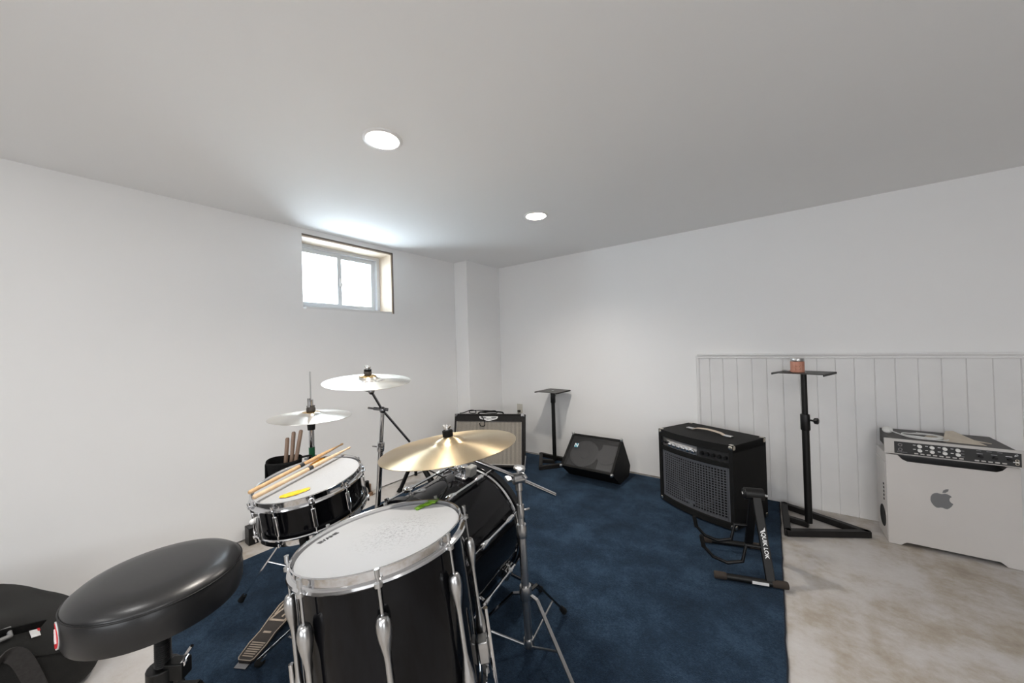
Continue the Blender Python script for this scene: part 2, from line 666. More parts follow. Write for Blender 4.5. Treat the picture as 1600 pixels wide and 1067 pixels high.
def holed_wall(y0, y1, z0, z1, hy0, hy1, hz0, hz1, x0, x1):
    o = [(y0, z0), (y1, z0), (y1, z1), (y0, z1)]
    i = [(hy0, hz0), (hy1, hz0), (hy1, hz1), (hy0, hz1)]
    vs = [(x, a, c) for x in (x0, x1) for (a, c) in o + i]
    fs = []
    for k in range(4):
        l = (k + 1) % 4
        fs += [(k, l, 4 + l, 4 + k), (8 + k, 12 + k, 12 + l, 8 + l), (k, 8 + k, 8 + l, l), (4 + k, 4 + l, 12 + l, 12 + k)]
    return MB().add(vs, fs)


struct('wall_left', holed_wall(Y0, 3.4, GAP, H + .02, WY0, WY1, WZ0, WZ1, LX, LX - 0.26), 'wall', smooth=0)
struct('wall_back', MB().box((0.1, RY + 0.1, (H + GAP) / 2 + .01), (6.4, 0.2, H - GAP + .02)), 'wall', smooth=0)
struct('wall_corner', MB().box((-2.63, 2.93, (H + GAP) / 2), (0.184, 0.541, H - GAP - 0.001)), 'wall', smooth=0, bevel=0.003)
struct('wall_right', MB().box((X1 + 0.1, 0.1, H / 2), (0.2, 6.6, H + .02)), 'dim_wall', smooth=0)
struct('wall_front', MB().box((0.1, Y0 - 0.1, H / 2), (6.4, 0.2, H + .02)), 'dim_wall', smooth=0)

# wainscot: one grooved panel, its cap rail and its end bead
gx = [-0.405, -0.314, -0.221, -0.127, -0.037, 0.057, 0.150, 0.242, 0.336, 0.428, 0.522, 0.613, 0.709, 0.802, 0.896, 0.991, 1.086]
while gx[-1] < 2.9:
    gx.append(gx[-1] + 0.094)
prof = [(-0.488, RY + 0.001), (-0.488, RY - 0.014)]
for g in gx:
    prof += [(g - 0.0030, RY - 0.014), (g - 0.0004, RY - 0.0085), (g + 0.0004, RY - 0.0085), (g + 0.0030, RY - 0.014)]
prof += [(2.99, RY - 0.014), (2.99, RY + 0.001)]
struct('trim_1', MB().prism(prof, 0.001, 1.046), 'white_trim', smooth=0)
rail = [(0.0, 1.044), (-0.020, 1.044), (-0.023, 1.048), (-0.023, 1.053), (-0.019, 1.057), (-0.020, 1.061), (-0.027, 1.066), (-0.029, 1.073), (-0.026, 1.079), (0.0, 1.080)]
FR = Matrix(((0, 0, 1, 0), (1, 0, 0, RY), (0, 1, 0, 0), (0, 0, 0, 1)))
struct('trim_2', MB(FR).prism(rail, -0.492, 2.99), 'white_trim', smooth=50)
bead = [(-0.502, RY), (-0.502, RY - 0.012), (-0.496, RY - 0.019), (-0.486, RY - 0.021), (-0.478, RY - 0.017), (-0.475, RY - 0.010), (-0.475, RY)]
struct('trim_3', MB().prism(bead, 0.001, 1.062), 'white_trim', smooth=50)

# window, set deep in the wall
win = bpy.data.objects.new('window_1', None)
win.location = (LX - 0.2, (WY0 + WY1) / 2, WZ0)
COL.objects.link(win)
win['kind'] = 'structure'
win['label'] = 'small white sliding basement window deep in the wall near the ceiling'
t = 0.022
b = MB()
b.box((LX - 0.09, (WY0 + WY1) / 2, WZ1 - t / 2), (0.178, WY1 - WY0, t))
b.box((LX - 0.09, WY1 - t / 2, (WZ0 + WZ1) / 2), (0.178, t, WZ1 - WZ0))
obj('jamb', b, 'jamb_wood', win, smooth=0)
b = MB().box((LX - 0.003, (WY0 + WY1) / 2, WZ1 - .006), (0.007, WY1 - WY0, .0125)).box((LX - 0.003, WY1 - .005, (WZ0 + WZ1) / 2), (0.007, .011, WZ1 - WZ0))
obj('drywall_edge', b, 'raw_edge', win, smooth=0)
obj('sill', MB().box((LX - 0.09, (WY0 + WY1) / 2, WZ0 + 0.008), (0.178, WY1 - WY0 - 2 * t, 0.016)), 'white_trim', win, smooth=0)
fx = LX - 0.20
fy0, fy1, fz0, fz1 = WY0 + 0.004, WY1 - 0.012, WZ0 + 0.004, WZ1 - 0.012


def ring(y0, y1, z0, z1, w, x0, x1):
    return holed_wall(y0, y1, z0, z1, y0 + w, y1 - w, z0 + w, z1 - w, x0, x1)


obj('window_frame', ring(fy0, fy1, fz0, fz1, 0.038, fx + 0.02, fx - 0.045), 'pvc', win, smooth=0, bevel=0.003)
ym = 1.515
s1 = obj('sash', ring(fy0 + 0.036, ym + 0.020, fz0 + 0.036, fz1 - 0.036, 0.036, fx + 0.008, fx - 0.014), 'pvc', win, smooth=0, bevel=0.003)
s2 = obj('sash', ring(ym - 0.014, fy1 - 0.036, fz0 + 0.036, fz1 - 0.036, 0.036, fx - 0.016, fx - 0.038), 'pvc', win, smooth=0, bevel=0.003)
obj('pane', MB().box((fx - 0.003, (fy0 + 0.036 + ym + .02) / 2, (fz0 + fz1) / 2), (0.004, ym - fy0 - 0.05, fz1 - fz0 - 0.11)), 'glass', s1, smooth=0)
obj('pane', MB().box((fx - 0.027, (fy1 - 0.036 + ym - .014) / 2, (fz0 + fz1) / 2), (0.004, fy1 - ym - 0.05, fz1 - fz0 - 0.11)), 'glass', s2, smooth=0)
b = MB().box((fx + 0.014, ym + 0.006, 1.765), (0.014, 0.016, 0.07)).box((fx + 0.022, ym + 0.010, 1.745), (0.012, 0.014, 0.026))
obj('latch', b, 'white_plastic', win, smooth=0, bevel=0.003)

# carpet with slightly wavy bound edge


def carpet():
    x0, x1, y0, y1 = -2.462, 0.008, 0.305, 3.168
    nx, ny = 50, 58
    vs, fs = [], []
    th = 0.011
    for lay, z in enumerate((th, 0.0005)):
        for j in range(ny + 1):
            for i in range(nx + 1):
                x = x0 + (x1 - x0) * i / nx
                y = y0 + (y1 - y0) * j / ny
                if i in (0, nx):
                    x += 0.004 * noise.noise(V((y * 9, i, 0)))
                if j in (0, ny):
                    y += 0.004 * noise.noise(V((x * 9, j, 5)))
                vs.append((x, y, z))
    N = (nx + 1) * (ny + 1)
    for lay in (0, 1):
        for j in range(ny):
            for i in range(nx):
                a = lay * N + j * (nx + 1) + i
                fs.append((a, a + 1, a + nx + 2, a + nx + 1))
    bd = [i for i in range(nx + 1)] + [j * (nx + 1) + nx for j in range(1, ny + 1)] + [ny * (nx + 1) + i for i in range(nx - 1, -1, -1)] + [j * (nx + 1) for j in range(ny - 1, 0, -1)]
    for k in range(len(bd)):
        a, c = bd[k], bd[(k + 1) % len(bd)]
        fs.append((a, c, c + N, a + N))
    return MB().add(vs, fs), [vs[i] for i in bd]


cb, bd = carpet()
cp = obj('carpet', cb, 'carpet', smooth=30)
tag(cp, 'large navy blue pile carpet laid on the bare concrete floor', 'carpet')
obj('bound_edge', MB().tube([(p[0], p[1], 0.006) for p in bd], 0.0052, 8, closed=True), 'carpet_edge', cp)
CT = 0.0112            # top of the carpet


# recessed ceiling lights
def pot_light(x, y, label):
    t = thing('ceiling_light', (x, y, H), label, 'ceiling light', 'recessed ceiling lights')
    F = Matrix.Translation((x, y, H))
    obj('trim_ring', MB(F).lathe([(0.067, 0.0), (0.066, -0.004), (0.070, -0.0065), (0.080, -0.004), (0.083, -0.0005), (0.083, 0.001), (0.067, 0.001)], 56, closed=True), 'lamp_white', t)
    obj('baffle', MB(F).lathe([(0.067, -0.002), (0.064, 0.012), (0.058, 0.045), (0.056, 0.060), (0.060, 0.062), (0.0675, 0.012)], 56, closed=True), 'lamp_white', t)
    obj('diffuser', MB(F).lathe([(0, 0.046), (0.04, 0.046), (0.0575, 0.050), (0.0575, 0.055), (0, 0.055)], 48), 'lamp_glow', t)
    lamp('pot_or_fill_lamp', x, y, LAMP_W, size=0.104, z=H + 0.040, spread=2.5)


pot_light(*POTS[0], 'round recessed ceiling light nearer the camera, in front of the window')
pot_light(*POTS[1], 'round recessed ceiling light deeper in the room, toward the far corner')

# wall outlet
ot = thing('wall_outlet', (-2.289, RY, 0.475), 'small cream wall outlet low on the wall behind the guitar amplifier', 'outlet')
F = frame((-2.289, RY, 0.475), (0, -1, 0), (1, 0, 0))
obj('cover_plate', MB(F).box((0, 0, 0.003), (0.072, 0.115, 0.006)), 'outlet', ot, bevel=0.002, smooth=0)
for s in (-0.02, 0.02):
    obj('socket', MB(F).box((0, s, 0.0065), (0.034, 0.028, 0.004)), 'outlet', ot, bevel=0.004)
pl = MB(F).box((0, -0.02, 0.02), (0.026, 0.024, 0.028))
pl.tube([(0, -0.03, 0.03), (0, -0.06, 0.034), (0.004, -0.16, 0.02), (0.0, -0.30, 0.012), (0.0, -0.44, 0.014)], 0.003, 8)
pl = obj('plug', pl, 'brown_rubber', None, bevel=0.003)
tag(pl, 'dull brown power plug and cord in the wall outlet', 'plug')

# ================================================================== drum kit
def hoop_profile(r, s=1):
    return [(r - .001, 0), (r + .0015, s * .0018), (r + .0042, 0), (r + .0035, -s * .004), (r + .0030, -s * .018), (r + .0105, -s * .0215), (r + .0125, -s * .026), (r + .010, -s * .029), (r + .0005, -s * .0255), (r + .0006, -s * .008)]


# ---- snare drum
SN_C, SN_N, SN_R = V((-1.401, .593, .731)), V((0, -.146, .989)).normalized(), .1765
F = frame(SN_C, SN_N)
sn = thing('snare_drum', SN_C - SN_N * .15, 'glossy black snare drum tilted on its stand with two sticks across its white head', 'snare drum')
obj('shell', MB(F).lathe([(.1685, -.012), (.1705, -.014), (.1705, -.136), (.1685, -.138)], 72), 'gloss_black', sn)
obj('drumhead', MB(F).lathe([(0, -.0065), (.160, -.0065), (.172, -.0085), (.1765, -.016)], 72), 'head', sn)
obj('bottom_head', MB(F).lathe([(0, -.141), (.170, -.141), (.1735, -.132)], 72), 'head', sn)
obj('hoop', MB(F).lathe(hoop_profile(SN_R), 80, closed=True), 'chrome', sn)
Fb = F @ Matrix.Translation((0, 0, -.150))
obj('hoop', MB(Fb).lathe(hoop_profile(SN_R, -1), 80, closed=True), 'chrome', sn)
for k in range(10):
    a = -22 + 36 * k
    L = F @ frame(polar(.1715, a), polar(1, a), (0, 0, 1))     # local x = drum axis, z = outward
    bl = MB(L)
    bl.box((-.075, 0, .008), (.070, .015, .016))
    lg = obj('lug', bl, 'chrome', sn, bevel=.004)
    obj('tension_rod', MB(L).tube([(-.012, 0, .0165), (-.045, 0, .0125)], .0026, 8).tube([(-.006, 0, .0165), (-.016, 0, .0165)], .0048, 8).box((-.022, 0, .0150), (.006, .018, .014)), 'chrome', lg)
    obj('tension_rod', MB(L).tube([(-.105, 0, .0125), (-.138, 0, .0165)], .0026, 8).tube([(-.134, 0, .0165), (-.144, 0, .0165)], .0048, 8).box((-.128, 0, .0150), (.006, .018, .014)), 'chrome', lg)
a = -78
L = F @ frame(polar(.171, a), polar(1, a), (0, 0, 1))
st = obj('throw_off', MB(L).box((-.062, 0, .010), (.070, .026, .020)).box((-.105, .004, .014), (.04, .018, .012)), 'dull_chrome', sn, bevel=.003)
obj('knob', MB(L).tube([(-.050, .004, .018), (-.050, .004, .032)], .0085, 14).ball((-.050, .004, .032), .0085, n=12), 'white_plastic', st)
obj('lever', MB(L).tube([(-.04, -.010, .022), (-.075, -.014, .030), (-.10, -.012, .028)], .0045, 8), 'dull_chrome', st)
a = 102
L = F @ frame(polar(.171, a), polar(1, a), (0, 0, 1))
obj('butt_plate', MB(L).box((-.09, 0, .008), (.04, .05, .014)), 'chrome', sn, bevel=.003)

# ---- snare stand (basket arms, tube, tripod)
ss_top = SN_C - SN_N * .175
ss = thing('snare_stand', (-1.401, .62, CT), 'low chrome snare stand with rubber tipped arms holding the tilted snare', 'snare stand')
obj('tube', MB().tube([(-1.401, .625, .03), (-1.401, .62, .50)], .0125, 16), 'chrome', ss)
obj('tilter', MB().box((-1.401, .62, .52), (.03, .03, .05)).tube([(-1.43, .62, .53), (-1.36, .62, .53)], .006, 8), 'dull_chrome', ss, bevel=.003)
for a in (326, 86, 160):
    e = F @ (polar(.205, a, -.155))
    m_ = F @ (polar(.11, a, -.185))
    s0 = V((-1.401, .62, .545))
    ar = obj('basket_arm', MB().bar(s0, m_, .014, .006).bar(m_, e, .014, .006), 'satin_black', ss, bevel=.001)
    obj('rubber_tip', MB().tube([e - SN_N * .012 , e + SN_N * .035], .010, 10), 'rubber', ar)
for a in (-20, 100, 215):
    f = V((-1.401, .62, 0)) + polar(.235, a, CT + .012)
    lg = obj('leg', MB().bar((-1.401, .62, .24), f, .016, .008).tube([V((-1.401, .62, .09)), V((-1.401, .62, .24)).lerp(f, .55)], .004, 8), 'chrome', ss)
    obj('rubber_foot', MB().ball(f, .014, (1.3, 1.3, .85)), 'rubber', lg)


def stick(p0, p1, m, label, r=.0072, band=None):
    """butt p0 -> tip p1"""
    p0, p1 = V(p0), V(p1)
    d = p1 - p0
    L = d.length
    Fk = frame(p0, d, (0, 0, 1))
    pr = [(0, 0), (r * .75, .0015), (r, .006), (r, L * .66), (r * .78, L * .83), (r * .42, L * .945), (r * .40, L * .955), (r * .62, L * .968), (r * .66, L * .980), (r * .4, L * .996), (0, L)]
    o = obj('drumstick', MB(Fk).lathe(pr, 16), m)
    tag(o, label, 'drumstick')
    if band:
        obj('printed_band', MB(Fk).lathe([(r + .0003, L * band), (r + .0003, L * (band + .045))], 16), 'black_print', o)
    return o


stick(V((-1.446, .418, .7206)), V((-1.559, .808, .7772)), 'hickory', 'golden hickory drumstick farther from the camera, lying across the snare head', band=.47)
stick(V((-1.386, .412, .7198)), V((-1.480, .798, .7757)), 'maple', 'pale maple drumstick with black printed band lying across the snare head', r=.0078, band=.50)


def gel(name, pts, n, m, label, w, wob=.004, th=.006):
    """a lumpy strip lying on a drumhead along pts"""
    P = spline(pts, 8)
    n = V(n)
    r = [max(.0015, w * (math.sin(PI * (k + .6) / (len(P) + .2)) ** .35) + wob * noise.noise(V((k * .9, w * 40, 1)))) for k in range(len(P))]
    b = MB()
    for k, p in enumerate(P):
        pass
    vs, fs = [], []
    N = 12
    for k, p in enumerate(P):
        t = (P[min(k + 1, len(P) - 1)] - P[max(k - 1, 0)]).normalized()
        s = n.cross(t).normalized()
        for i in range(N):
            a = 2 * PI * i / N
            vs.append(p + s * r[k] * math.cos(a) + n * (th * .5 * (1 + math.sin(a)) * (.75 + .5 * noise.noise(V((k * .7, i, 3))))))
    for k in range(len(P) - 1):
        for i in range(N):
            j = (i + 1) % N
            fs.append((k * N + i, k * N + j, (k + 1) * N + j, (k + 1) * N + i))
    fs += [tuple(range(N)), tuple((len(P) - 1) * N + i for i in range(N))]
    b.add(vs, fs)
    return tag(obj(name, b, m, smooth=70), label, 'damper pad')


off = SN_N * -.0055
gel('damper_pad', [F @ V((.056, -.118, -.006)), F @ V((.078, -.085, -.006)), F @ V((.098, -.040, -.006))], SN_N, 'yellow_gel', 'bright yellow sticky gel pad near the front rim of the snare head', .017, .005)
gel('damper_pad', [F @ V((-.098, .050, -.006)), F @ V((-.118, .085, -.006)), F @ V((-.130, .112, -.006))], SN_N, 'orange_gel', 'orange gel pad on the snare head behind the two sticks', .020, .005)

# ---- floor tom
FT_C, FT_N, FT_R = V((-.823, .522, .728)), V((-.151, -.019, .988)).normalized(), .2005
F = frame(FT_C, FT_N)
ft = thing('floor_tom', (FT_C - FT_N * .72), 'large glossy black floor tom with chrome lugs and worn white head', 'floor tom')
obj('shell', MB(F).lathe([(.1960, -.014), (.1985, -.016), (.1985, -.408), (.1960, -.41)], 96), 'gloss_black', ft)
hd = obj('drumhead', MB(F).lathe([(0, -.0085), (.180, -.0085), (.196, -.0105), (.2005, -.018)], 96), 'head_worn', ft, loc=FT_C)
obj('bottom_head', MB(F).lathe([(0, -.416), (.192, -.416), (.1985, -.405)], 96), 'head', ft)
obj('hoop', MB(F).lathe(hoop_profile(FT_R), 110, closed=True), 'chrome', ft)
Fb = F @ Matrix.Translation((0, 0, -.426))
obj('hoop', MB(Fb).lathe(hoop_profile(FT_R, -1), 110, closed=True), 'chrome', ft)
LUGP = [(0, -.0825), (.0085, -.0825), (.0115, -.086), (.0145, -.096), (.0152, -.108), (.0135, -.124), (.0098, -.142), (.0072, -.156), (.0060, -.170)]
LUGP = LUGP + [(r, -.424 - z) for r, z in LUGP[::-1]]
for k in range(8):
    a = -35 + 45 * k
    p = polar(.2155, a)
    L = F @ Matrix.Translation(p)
    b = MB(L).lathe(LUGP, 18)
    q = polar(-.013, a)
    for z in (-.108, -.316):
        b.tube([q + V((0, 0, z)), V((0, 0, z))], .007, 10)
    lg = obj('lug', b, 'dull_chrome', ft, smooth=50)
    for z0, z1, zc in ((.006, -.083, -.024), (-.430, -.341, -.402)):
        br = MB(L)
        br.tube([(0, 0, z0), (0, 0, z1)], .0030, 10)
        br.tube([(0, 0, z0), (0, 0, z0 + (-.016 if z0 > -.1 else .016))], .0052, 10)
        br.tube([(0, 0, zc - .004), (0, 0, zc + .004)], .0085, 12)
        obj('tension_rod', br, 'dull_chrome', lg)
for a in (-128, -8 + 50, 160):
    p = polar(.200, a)
    L = F @ frame(p, polar(1, a), (0, 0, 1))
    br = obj('leg_bracket', MB(L).box((-.335, 0, .013), (.052, .036, .026)).tube([(-.335, -.018, .018), (-.335, -.04, .018)], .008, 10).box((-.335, -.044, .018), (.026, .006, .012)), 'dull_chrome', ft, bevel=.003)
    lo = F @ (polar(.232, a, -.24))
    hi = F @ (polar(.232, a, -.40))
    d = (hi - lo).normalized()
    out = (F.to_3x3() @ polar(1, a))
    k2 = hi + d * .05
    tt = (CT + .03 - k2.z) / d.z
    ft_end = k2 + d * tt + out * .03
    lg = obj('leg', MB().tube([lo, hi, k2, ft_end], .0062, 12), 'chrome', ft)
    obj('rubber_foot', MB().tube([ft_end + V((0, 0, .022)), V((ft_end.x, ft_end.y, CT + .001))], [.010, .013], 12), 'rubber', lg)
Lh = F @ frame((-.150, -.066, -.0083), (0, 0, 1), (-.25, .97, 0))
text('lettering', 'EVANS', .020, Lh, 'black_print', hd, depth=.0003, bold=.0009, xs=1.0)
# green leaf-like gel
b = []
for i, (x, y) in enumerate(((-.036, .140), (-.046, .160), (-.040, .182), (-.036, .205), (-.030, .218))):
    b.append(F @ V((x, y, -.0085)))
gl = gel('damper_pad', b, FT_N, 'green_gel', 'green leaf shaped gel pad near the back rim of the floor tom head', .016, .010, .007)

# ---- bass drum
BD_N = V((-.1771, .9842, 0)).normalized()
BD_C = V((-1.253, 1.285, .302))
F = frame(BD_C, BD_N, (-BD_N.y, BD_N.x, 0))        # z: towards the front head, y: up, x: towards the window wall
bd_ = thing('bass_drum', (BD_C.x + BD_N.x * -.19, BD_C.y - BD_N.y * .19, CT), 'black bass drum lying on its side behind the floor tom', 'bass drum')
obj('shell', MB(F).lathe([(.266, .004), (.272, .006), (.272, -.385), (.266, -.387)], 112), 'gloss_black', bd_)
for z in (.004, -.383):
    obj('metal_ring', MB(F).lathe([(.271, z - .007), (.279, z - .008), (.2825, z - .004), (.2830, z + .003), (.279, z + .007), (.271, z + .007)], 112, closed=True), 'chrome', bd_)
for z0, z1 in ((.012, .052), (-.431, -.391)):
    obj('wood_hoop', MB(F).lathe([(.279, z0), (.289, z0), (.2905, z0 + .002), (.2905, z1 - .002), (.289, z1), (.279, z1)], 112, closed=True), 'gloss_black', bd_)
obj('front_head', MB(F).lathe([(0, .020), (.265, .020), (.279, .016)], 96), 'black_plastic', bd_)
obj('batter_head', MB(F).lathe([(0, -.400), (.265, -.400), (.279, -.396)], 96), 'head', bd_)
BL = [(0, -.050), (.0095, -.050), (.0125, -.056), (.0125, -.085), (.009, -.105), (.0062, -.115)]
BL = BL + [(r, -.378 - z) for r, z in BL[::-1]]
for k in range(8):
    a = 22.5 + 45 * k
    p = polar(.294, a)
    L = F @ Matrix.Translation(p)
    b = MB(L).lathe(BL, 14)
    q = polar(-.022, a)
    for z in (-.075, -.303):
        b.tube([q + V((0, 0, z)), V((0, 0, z))], .008, 10)
    lg = obj('lug', b, 'chrome', bd_, smooth=50)
    for z0, z1 in ((.055, -.05), (-.433, -.328)):
        obj('tension_rod', MB(L).tube([(0, 0, z0), (0, 0, z1)], .0032, 8), 'chrome', lg)
    R = frame((0, 0, 0), (0, 0, 1), polar(1, a)).to_3x3()
    for z in (.050, -.428):
        br2 = MB(L)
        br2.box((0, 0, z), (.020, .022, .008), R)
        s = 1 if z > 0 else -1
        br2.box(R @ V((-.008, 0, s * .006)) + V((0, 0, z)), (.016, .018, .010), R)
        obj('claw_hook', br2, 'dark_chrome', lg, bevel=.002)
L = F @ frame(polar(.2722, 76, -.285), polar(1, 76), (0, 0, 1))
bg_ = obj('badge', MB(L).prism([(.021 * math.cos(2 * PI * i / 28), .032 * math.sin(2 * PI * i / 28)) for i in range(28)], -.002, .0022), 'dull_chrome', bd_)
obj('vent', MB(L).lathe([(0, .0025), (.005, .0035), (.007, .0022)], 16), 'dark_chrome', bg_)
# tom mount near the front of the shell top
L = F @ frame(polar(.272, 97, -.085), polar(1, 97), (0, 0, 1))
tm = obj('tom_mount', MB(L).box((0, 0, .006), (.075, .060, .012)).tube([(0, 0, .008), (0, 0, .055)], .020, 18), 'chrome', bd_, bevel=.003)
obj('grey_block', MB(L).box((.012, -.030, .034), (.052, .036, .048)), 'grey_plastic', tm, bevel=.008, seg=3)
obj('arm_socket', MB(L).tube([(-.012, .03, .030), (-.030, .070, .030)], .0085, 10).tube([(-.03, .045, .016), (-.055, .030, .046)], .0055, 8).ball((-.012, .036, .040), .015).tube([(.025, .03, .03), (.02, .065, .045)], .006, 8), 'chrome', tm)
# spurs
for a, s in ((207, 1), (-27, -1)):
    L = F @ frame(polar(.272, a, -.075), polar(1, a), (0, 0, 1))
    sp = obj('spur_bracket', MB(L).box((0, 0, .010), (.070, .045, .020)).tube([(-.02, -.024 * s, .02), (-.02, .034 * s, .02)], .013, 12), 'dull_chrome', bd_, bevel=.003)
    p0 = L @ V((-.005, 0, .022))
    p1 = V((p0.x + .06 * s, p0.y + .16, CT + .018))
    sl = obj('spur_leg', MB().tube([p0 + (p0 - p1) * .25, p0, p1], .007, 10), 'dark_chrome', sp)
    obj('rubber_foot', MB().ball(p1, .014), 'rubber', sl)
# thin black cable lying over the shell
pts = []
for a, z, r in ((52, -.085, .360), (62, -.105, .315), (76, -.130, .282), (88, -.165, .276), (97, -.220, .276), (103, -.290, .276), (108, -.350, .277)):
    pts.append(F @ polar(r, a, z))
tag(obj('cable', MB().tube(spline(pts, 6), .0036, 8), 'rubber'), 'thin black cable draped over the top of the bass drum', 'cable')


# ---- tripod helper
def tripod(parent, cx, cy, zc, zb, feet, m='chrome', w=.014, rod=.0035, lean=V((0, 0, 0))):
    top = V((cx, cy, zc)) + lean * zc
    low = V((cx, cy, zb)) + lean * zb
    for i_, f in enumerate(feet):
        mm = m[i_] if isinstance(m, (list, tuple)) else m
        f = V((f[0], f[1], CT + .020 if len(f) < 3 else f[2]))
        d = (V((f.x, f.y, 0)) - V((cx, cy, 0))).normalized()
        s = top + d * .022
        kn = s + d * .035 + V((0, 0, .002))
        lg = obj('leg', MB().bar(s, kn, w, .006).bar(kn, f, w, .006), mm, parent)
        mid = kn.lerp(f, .55)
        obj('brace', MB().tube([low + d * .014, mid - V((0, 0, .004))], rod, 8), 'dull_chrome', lg)
        dn = (f - kn).normalized()
        obj('rubber_foot', MB().tube([f - dn * .030, f + V((0, 0, -.001))], [.010, .0135], 12), 'rubber', lg)


def collar(parent, p, r, h, wing=None, name='collar', m='chrome', d=V((0, 0, 1)), wl=.045):
    p = V(p)
    b = MB().tube([p - d * h / 2, p - d * h * .3, p + d * h * .3, p + d * h / 2], [r * .92, r, r, r * .92], 18)
    o = obj(name, b, m, parent)
    if wing is not None:
        w = polar(1, wing)
        q = p + w * wl
        obj('wing_screw', MB().tube([p, q], .0045, 8).bar(q + V((0, 0, -.014)) + w * .004, q + V((0, 0, .014)) + w * .004, .007, .006), m, o, bevel=.002)
    return o


# ---- hi-hat stand, pedal and cymbals
hx, hy = -1.792, .775
hs = thing('hi_hat_stand', (hx, hy, CT), 'chrome hi-hat stand with thin top rod, green tape and brown footboard', 'hi-hat stand')
obj('lower_tube', MB().tube([(hx, hy, .05), (hx, hy, .680)], .0155, 18), 'chrome', hs)
obj('upper_tube', MB().tube([(hx, hy, .66), (hx, hy, .835)], .0125, 18), 'chrome', hs)
obj('green_tape', MB().tube([(hx, hy, .692), (hx, hy, .735)], .0132, 18), 'green_tape', hs)
collar(hs, (hx, hy, .675), .023, .035, 200, m='dark_chrome')
obj('seat_cup', MB(Matrix.Translation((hx, hy, 0))).lathe([(0, .818), (.016, .818), (.018, .845), (.022, .848), (.024, .858), (.034, .862), (.034, .868), (.012, .869), (0, .869)], 28), 'black_plastic', hs)
obj('pull_rod', MB().tube([(hx, hy, .83), (hx, hy, 1.098)], .0031, 10), 'dull_chrome', hs)
cl = obj('clutch', MB(Matrix.Translation((hx, hy, 0))).lathe([(0, .935), (.0115, .935), (.0115, .962), (.009, .964), (0, .964)], 20), 'chrome', hs)
w = polar(1, -35)
obj('wing_screw', MB().tube([V((hx, hy, .952)), V((hx, hy, .952)) + w * .034], .0045, 8).tube([V((hx, hy, .932)) + w * .036, V((hx, hy, .974)) + w * .036], [.0065, .008], 10), 'chrome', cl)
obj('felt_stack', MB(Matrix.Translation((hx, hy, 0))).lathe([(0, .9085), (.0185, .9085), (.0195, .912), (.0195, .922), (.0175, .925), (.0175, .934), (0, .935)], 24), 'felt', hs)
tripod(hs, hx, hy, .42, .14, [(-2.045, .553), (-1.500, .705), (-1.86, 1.09)], w=.012, rod=.003)
# footboard
H0, T0 = V((-1.655, .463, CT + .013)), V((-1.786, .695, CT + .062))
dv = (T0 - H0)
Fp = frame(H0, dv.cross(V((0, 0, 1)).cross(dv)) if False else V((0, 0, 1)) - dv * (dv.z / dv.length_squared), dv)
Lp = dv.length
outl = [(-.012, -.026), (-.004, -.034), (.05, -.040), (.10, -.036), (.15, -.043), (.22, -.047), (Lp, -.034), (Lp, .034), (.22, .047), (.15, .043), (.10, .036), (.05, .040), (-.004, .034), (-.012, .026)]
fbd = obj('footboard', MB(Fp).prism(outl, -.004, .004), 'bronze_board', hs, bevel=.0015)
inn = [(x * .985 + .002, y * .90) for x, y in outl]
rim = MB(Fp)
nO = len(outl)
vs = [(x, y, .0042) for x, y in outl] + [(x, y, .0042) for x, y in inn] + [(x, y, .0058) for x, y in outl] + [(x, y, .0058) for x, y in inn]
fs = []
for i in range(nO):
    j = (i + 1) % nO
    fs += [(2 * nO + i, 2 * nO + j, 3 * nO + j, 3 * nO + i), (i, j, 2 * nO + j, 2 * nO + i), (nO + i, 3 * nO + i, 3 * nO + j, nO + j), (i, nO + i, nO + j, j)]
obj('raised_edge', rim.add(vs, fs), 'tan_print', fbd, smooth=0)
gr = MB(Fp)
for k in range(7):
    gr.box((.004 + .0085 * k, 0, .0048), (.0042, .046 + .002 * k, .0014))
gr.box((.098, 0, .0048), (.008, .034, .0014))
gr.bar((.150, -.034, .0048), (.150, .034, .0048), .008, .0016).bar((.150, -.034, .0048), (.222, -.030, .0048), .007, .0016).bar((.150, .034, .0048), (.222, .006, .0048), .008, .0016)
gr.bar((.166, -.010, .0048), (.214, -.028, .0048), .008, .0016).bar((.175, .030, .0048), (.232, .030, .0048), .007, .0016).bar((.214, -.026, .0048), (.250, .014, .0048), .008, .0016).bar((.238, .026, .0048), (.262, -.022, .0048), .007, .0016)
obj('grip_pattern', gr, 'tan_print', fbd, smooth=0)
obj('radius_rod', MB().tube([H0 + V((.035, .02, -.006)), V((hx + .06, hy - .02, CT + .006))], .0035, 8).tube([H0 + V((-.02, -.005, -.006)), V((hx - .045, hy - .03, CT + .006))], .0035, 8), 'chrome', hs)
obj('heel_plate', MB(Fp).box((-.02, 0, -.006), (.03, .05, .006)), 'dark_chrome', hs, bevel=.001)
obj('toe_frame', MB().tube([T0 + V((-.04, -.01, -.055)), (hx - .03, hy, .17), (hx, hy, .19), (hx + .03, hy, .17), T0 + V((.05, .03, -.055))], .006, 8), 'chrome', hs)
obj('chain', MB().bar(T0 + V((0, 0, .004)), (hx, hy, .16), .014, .004), 'dark_chrome', hs)


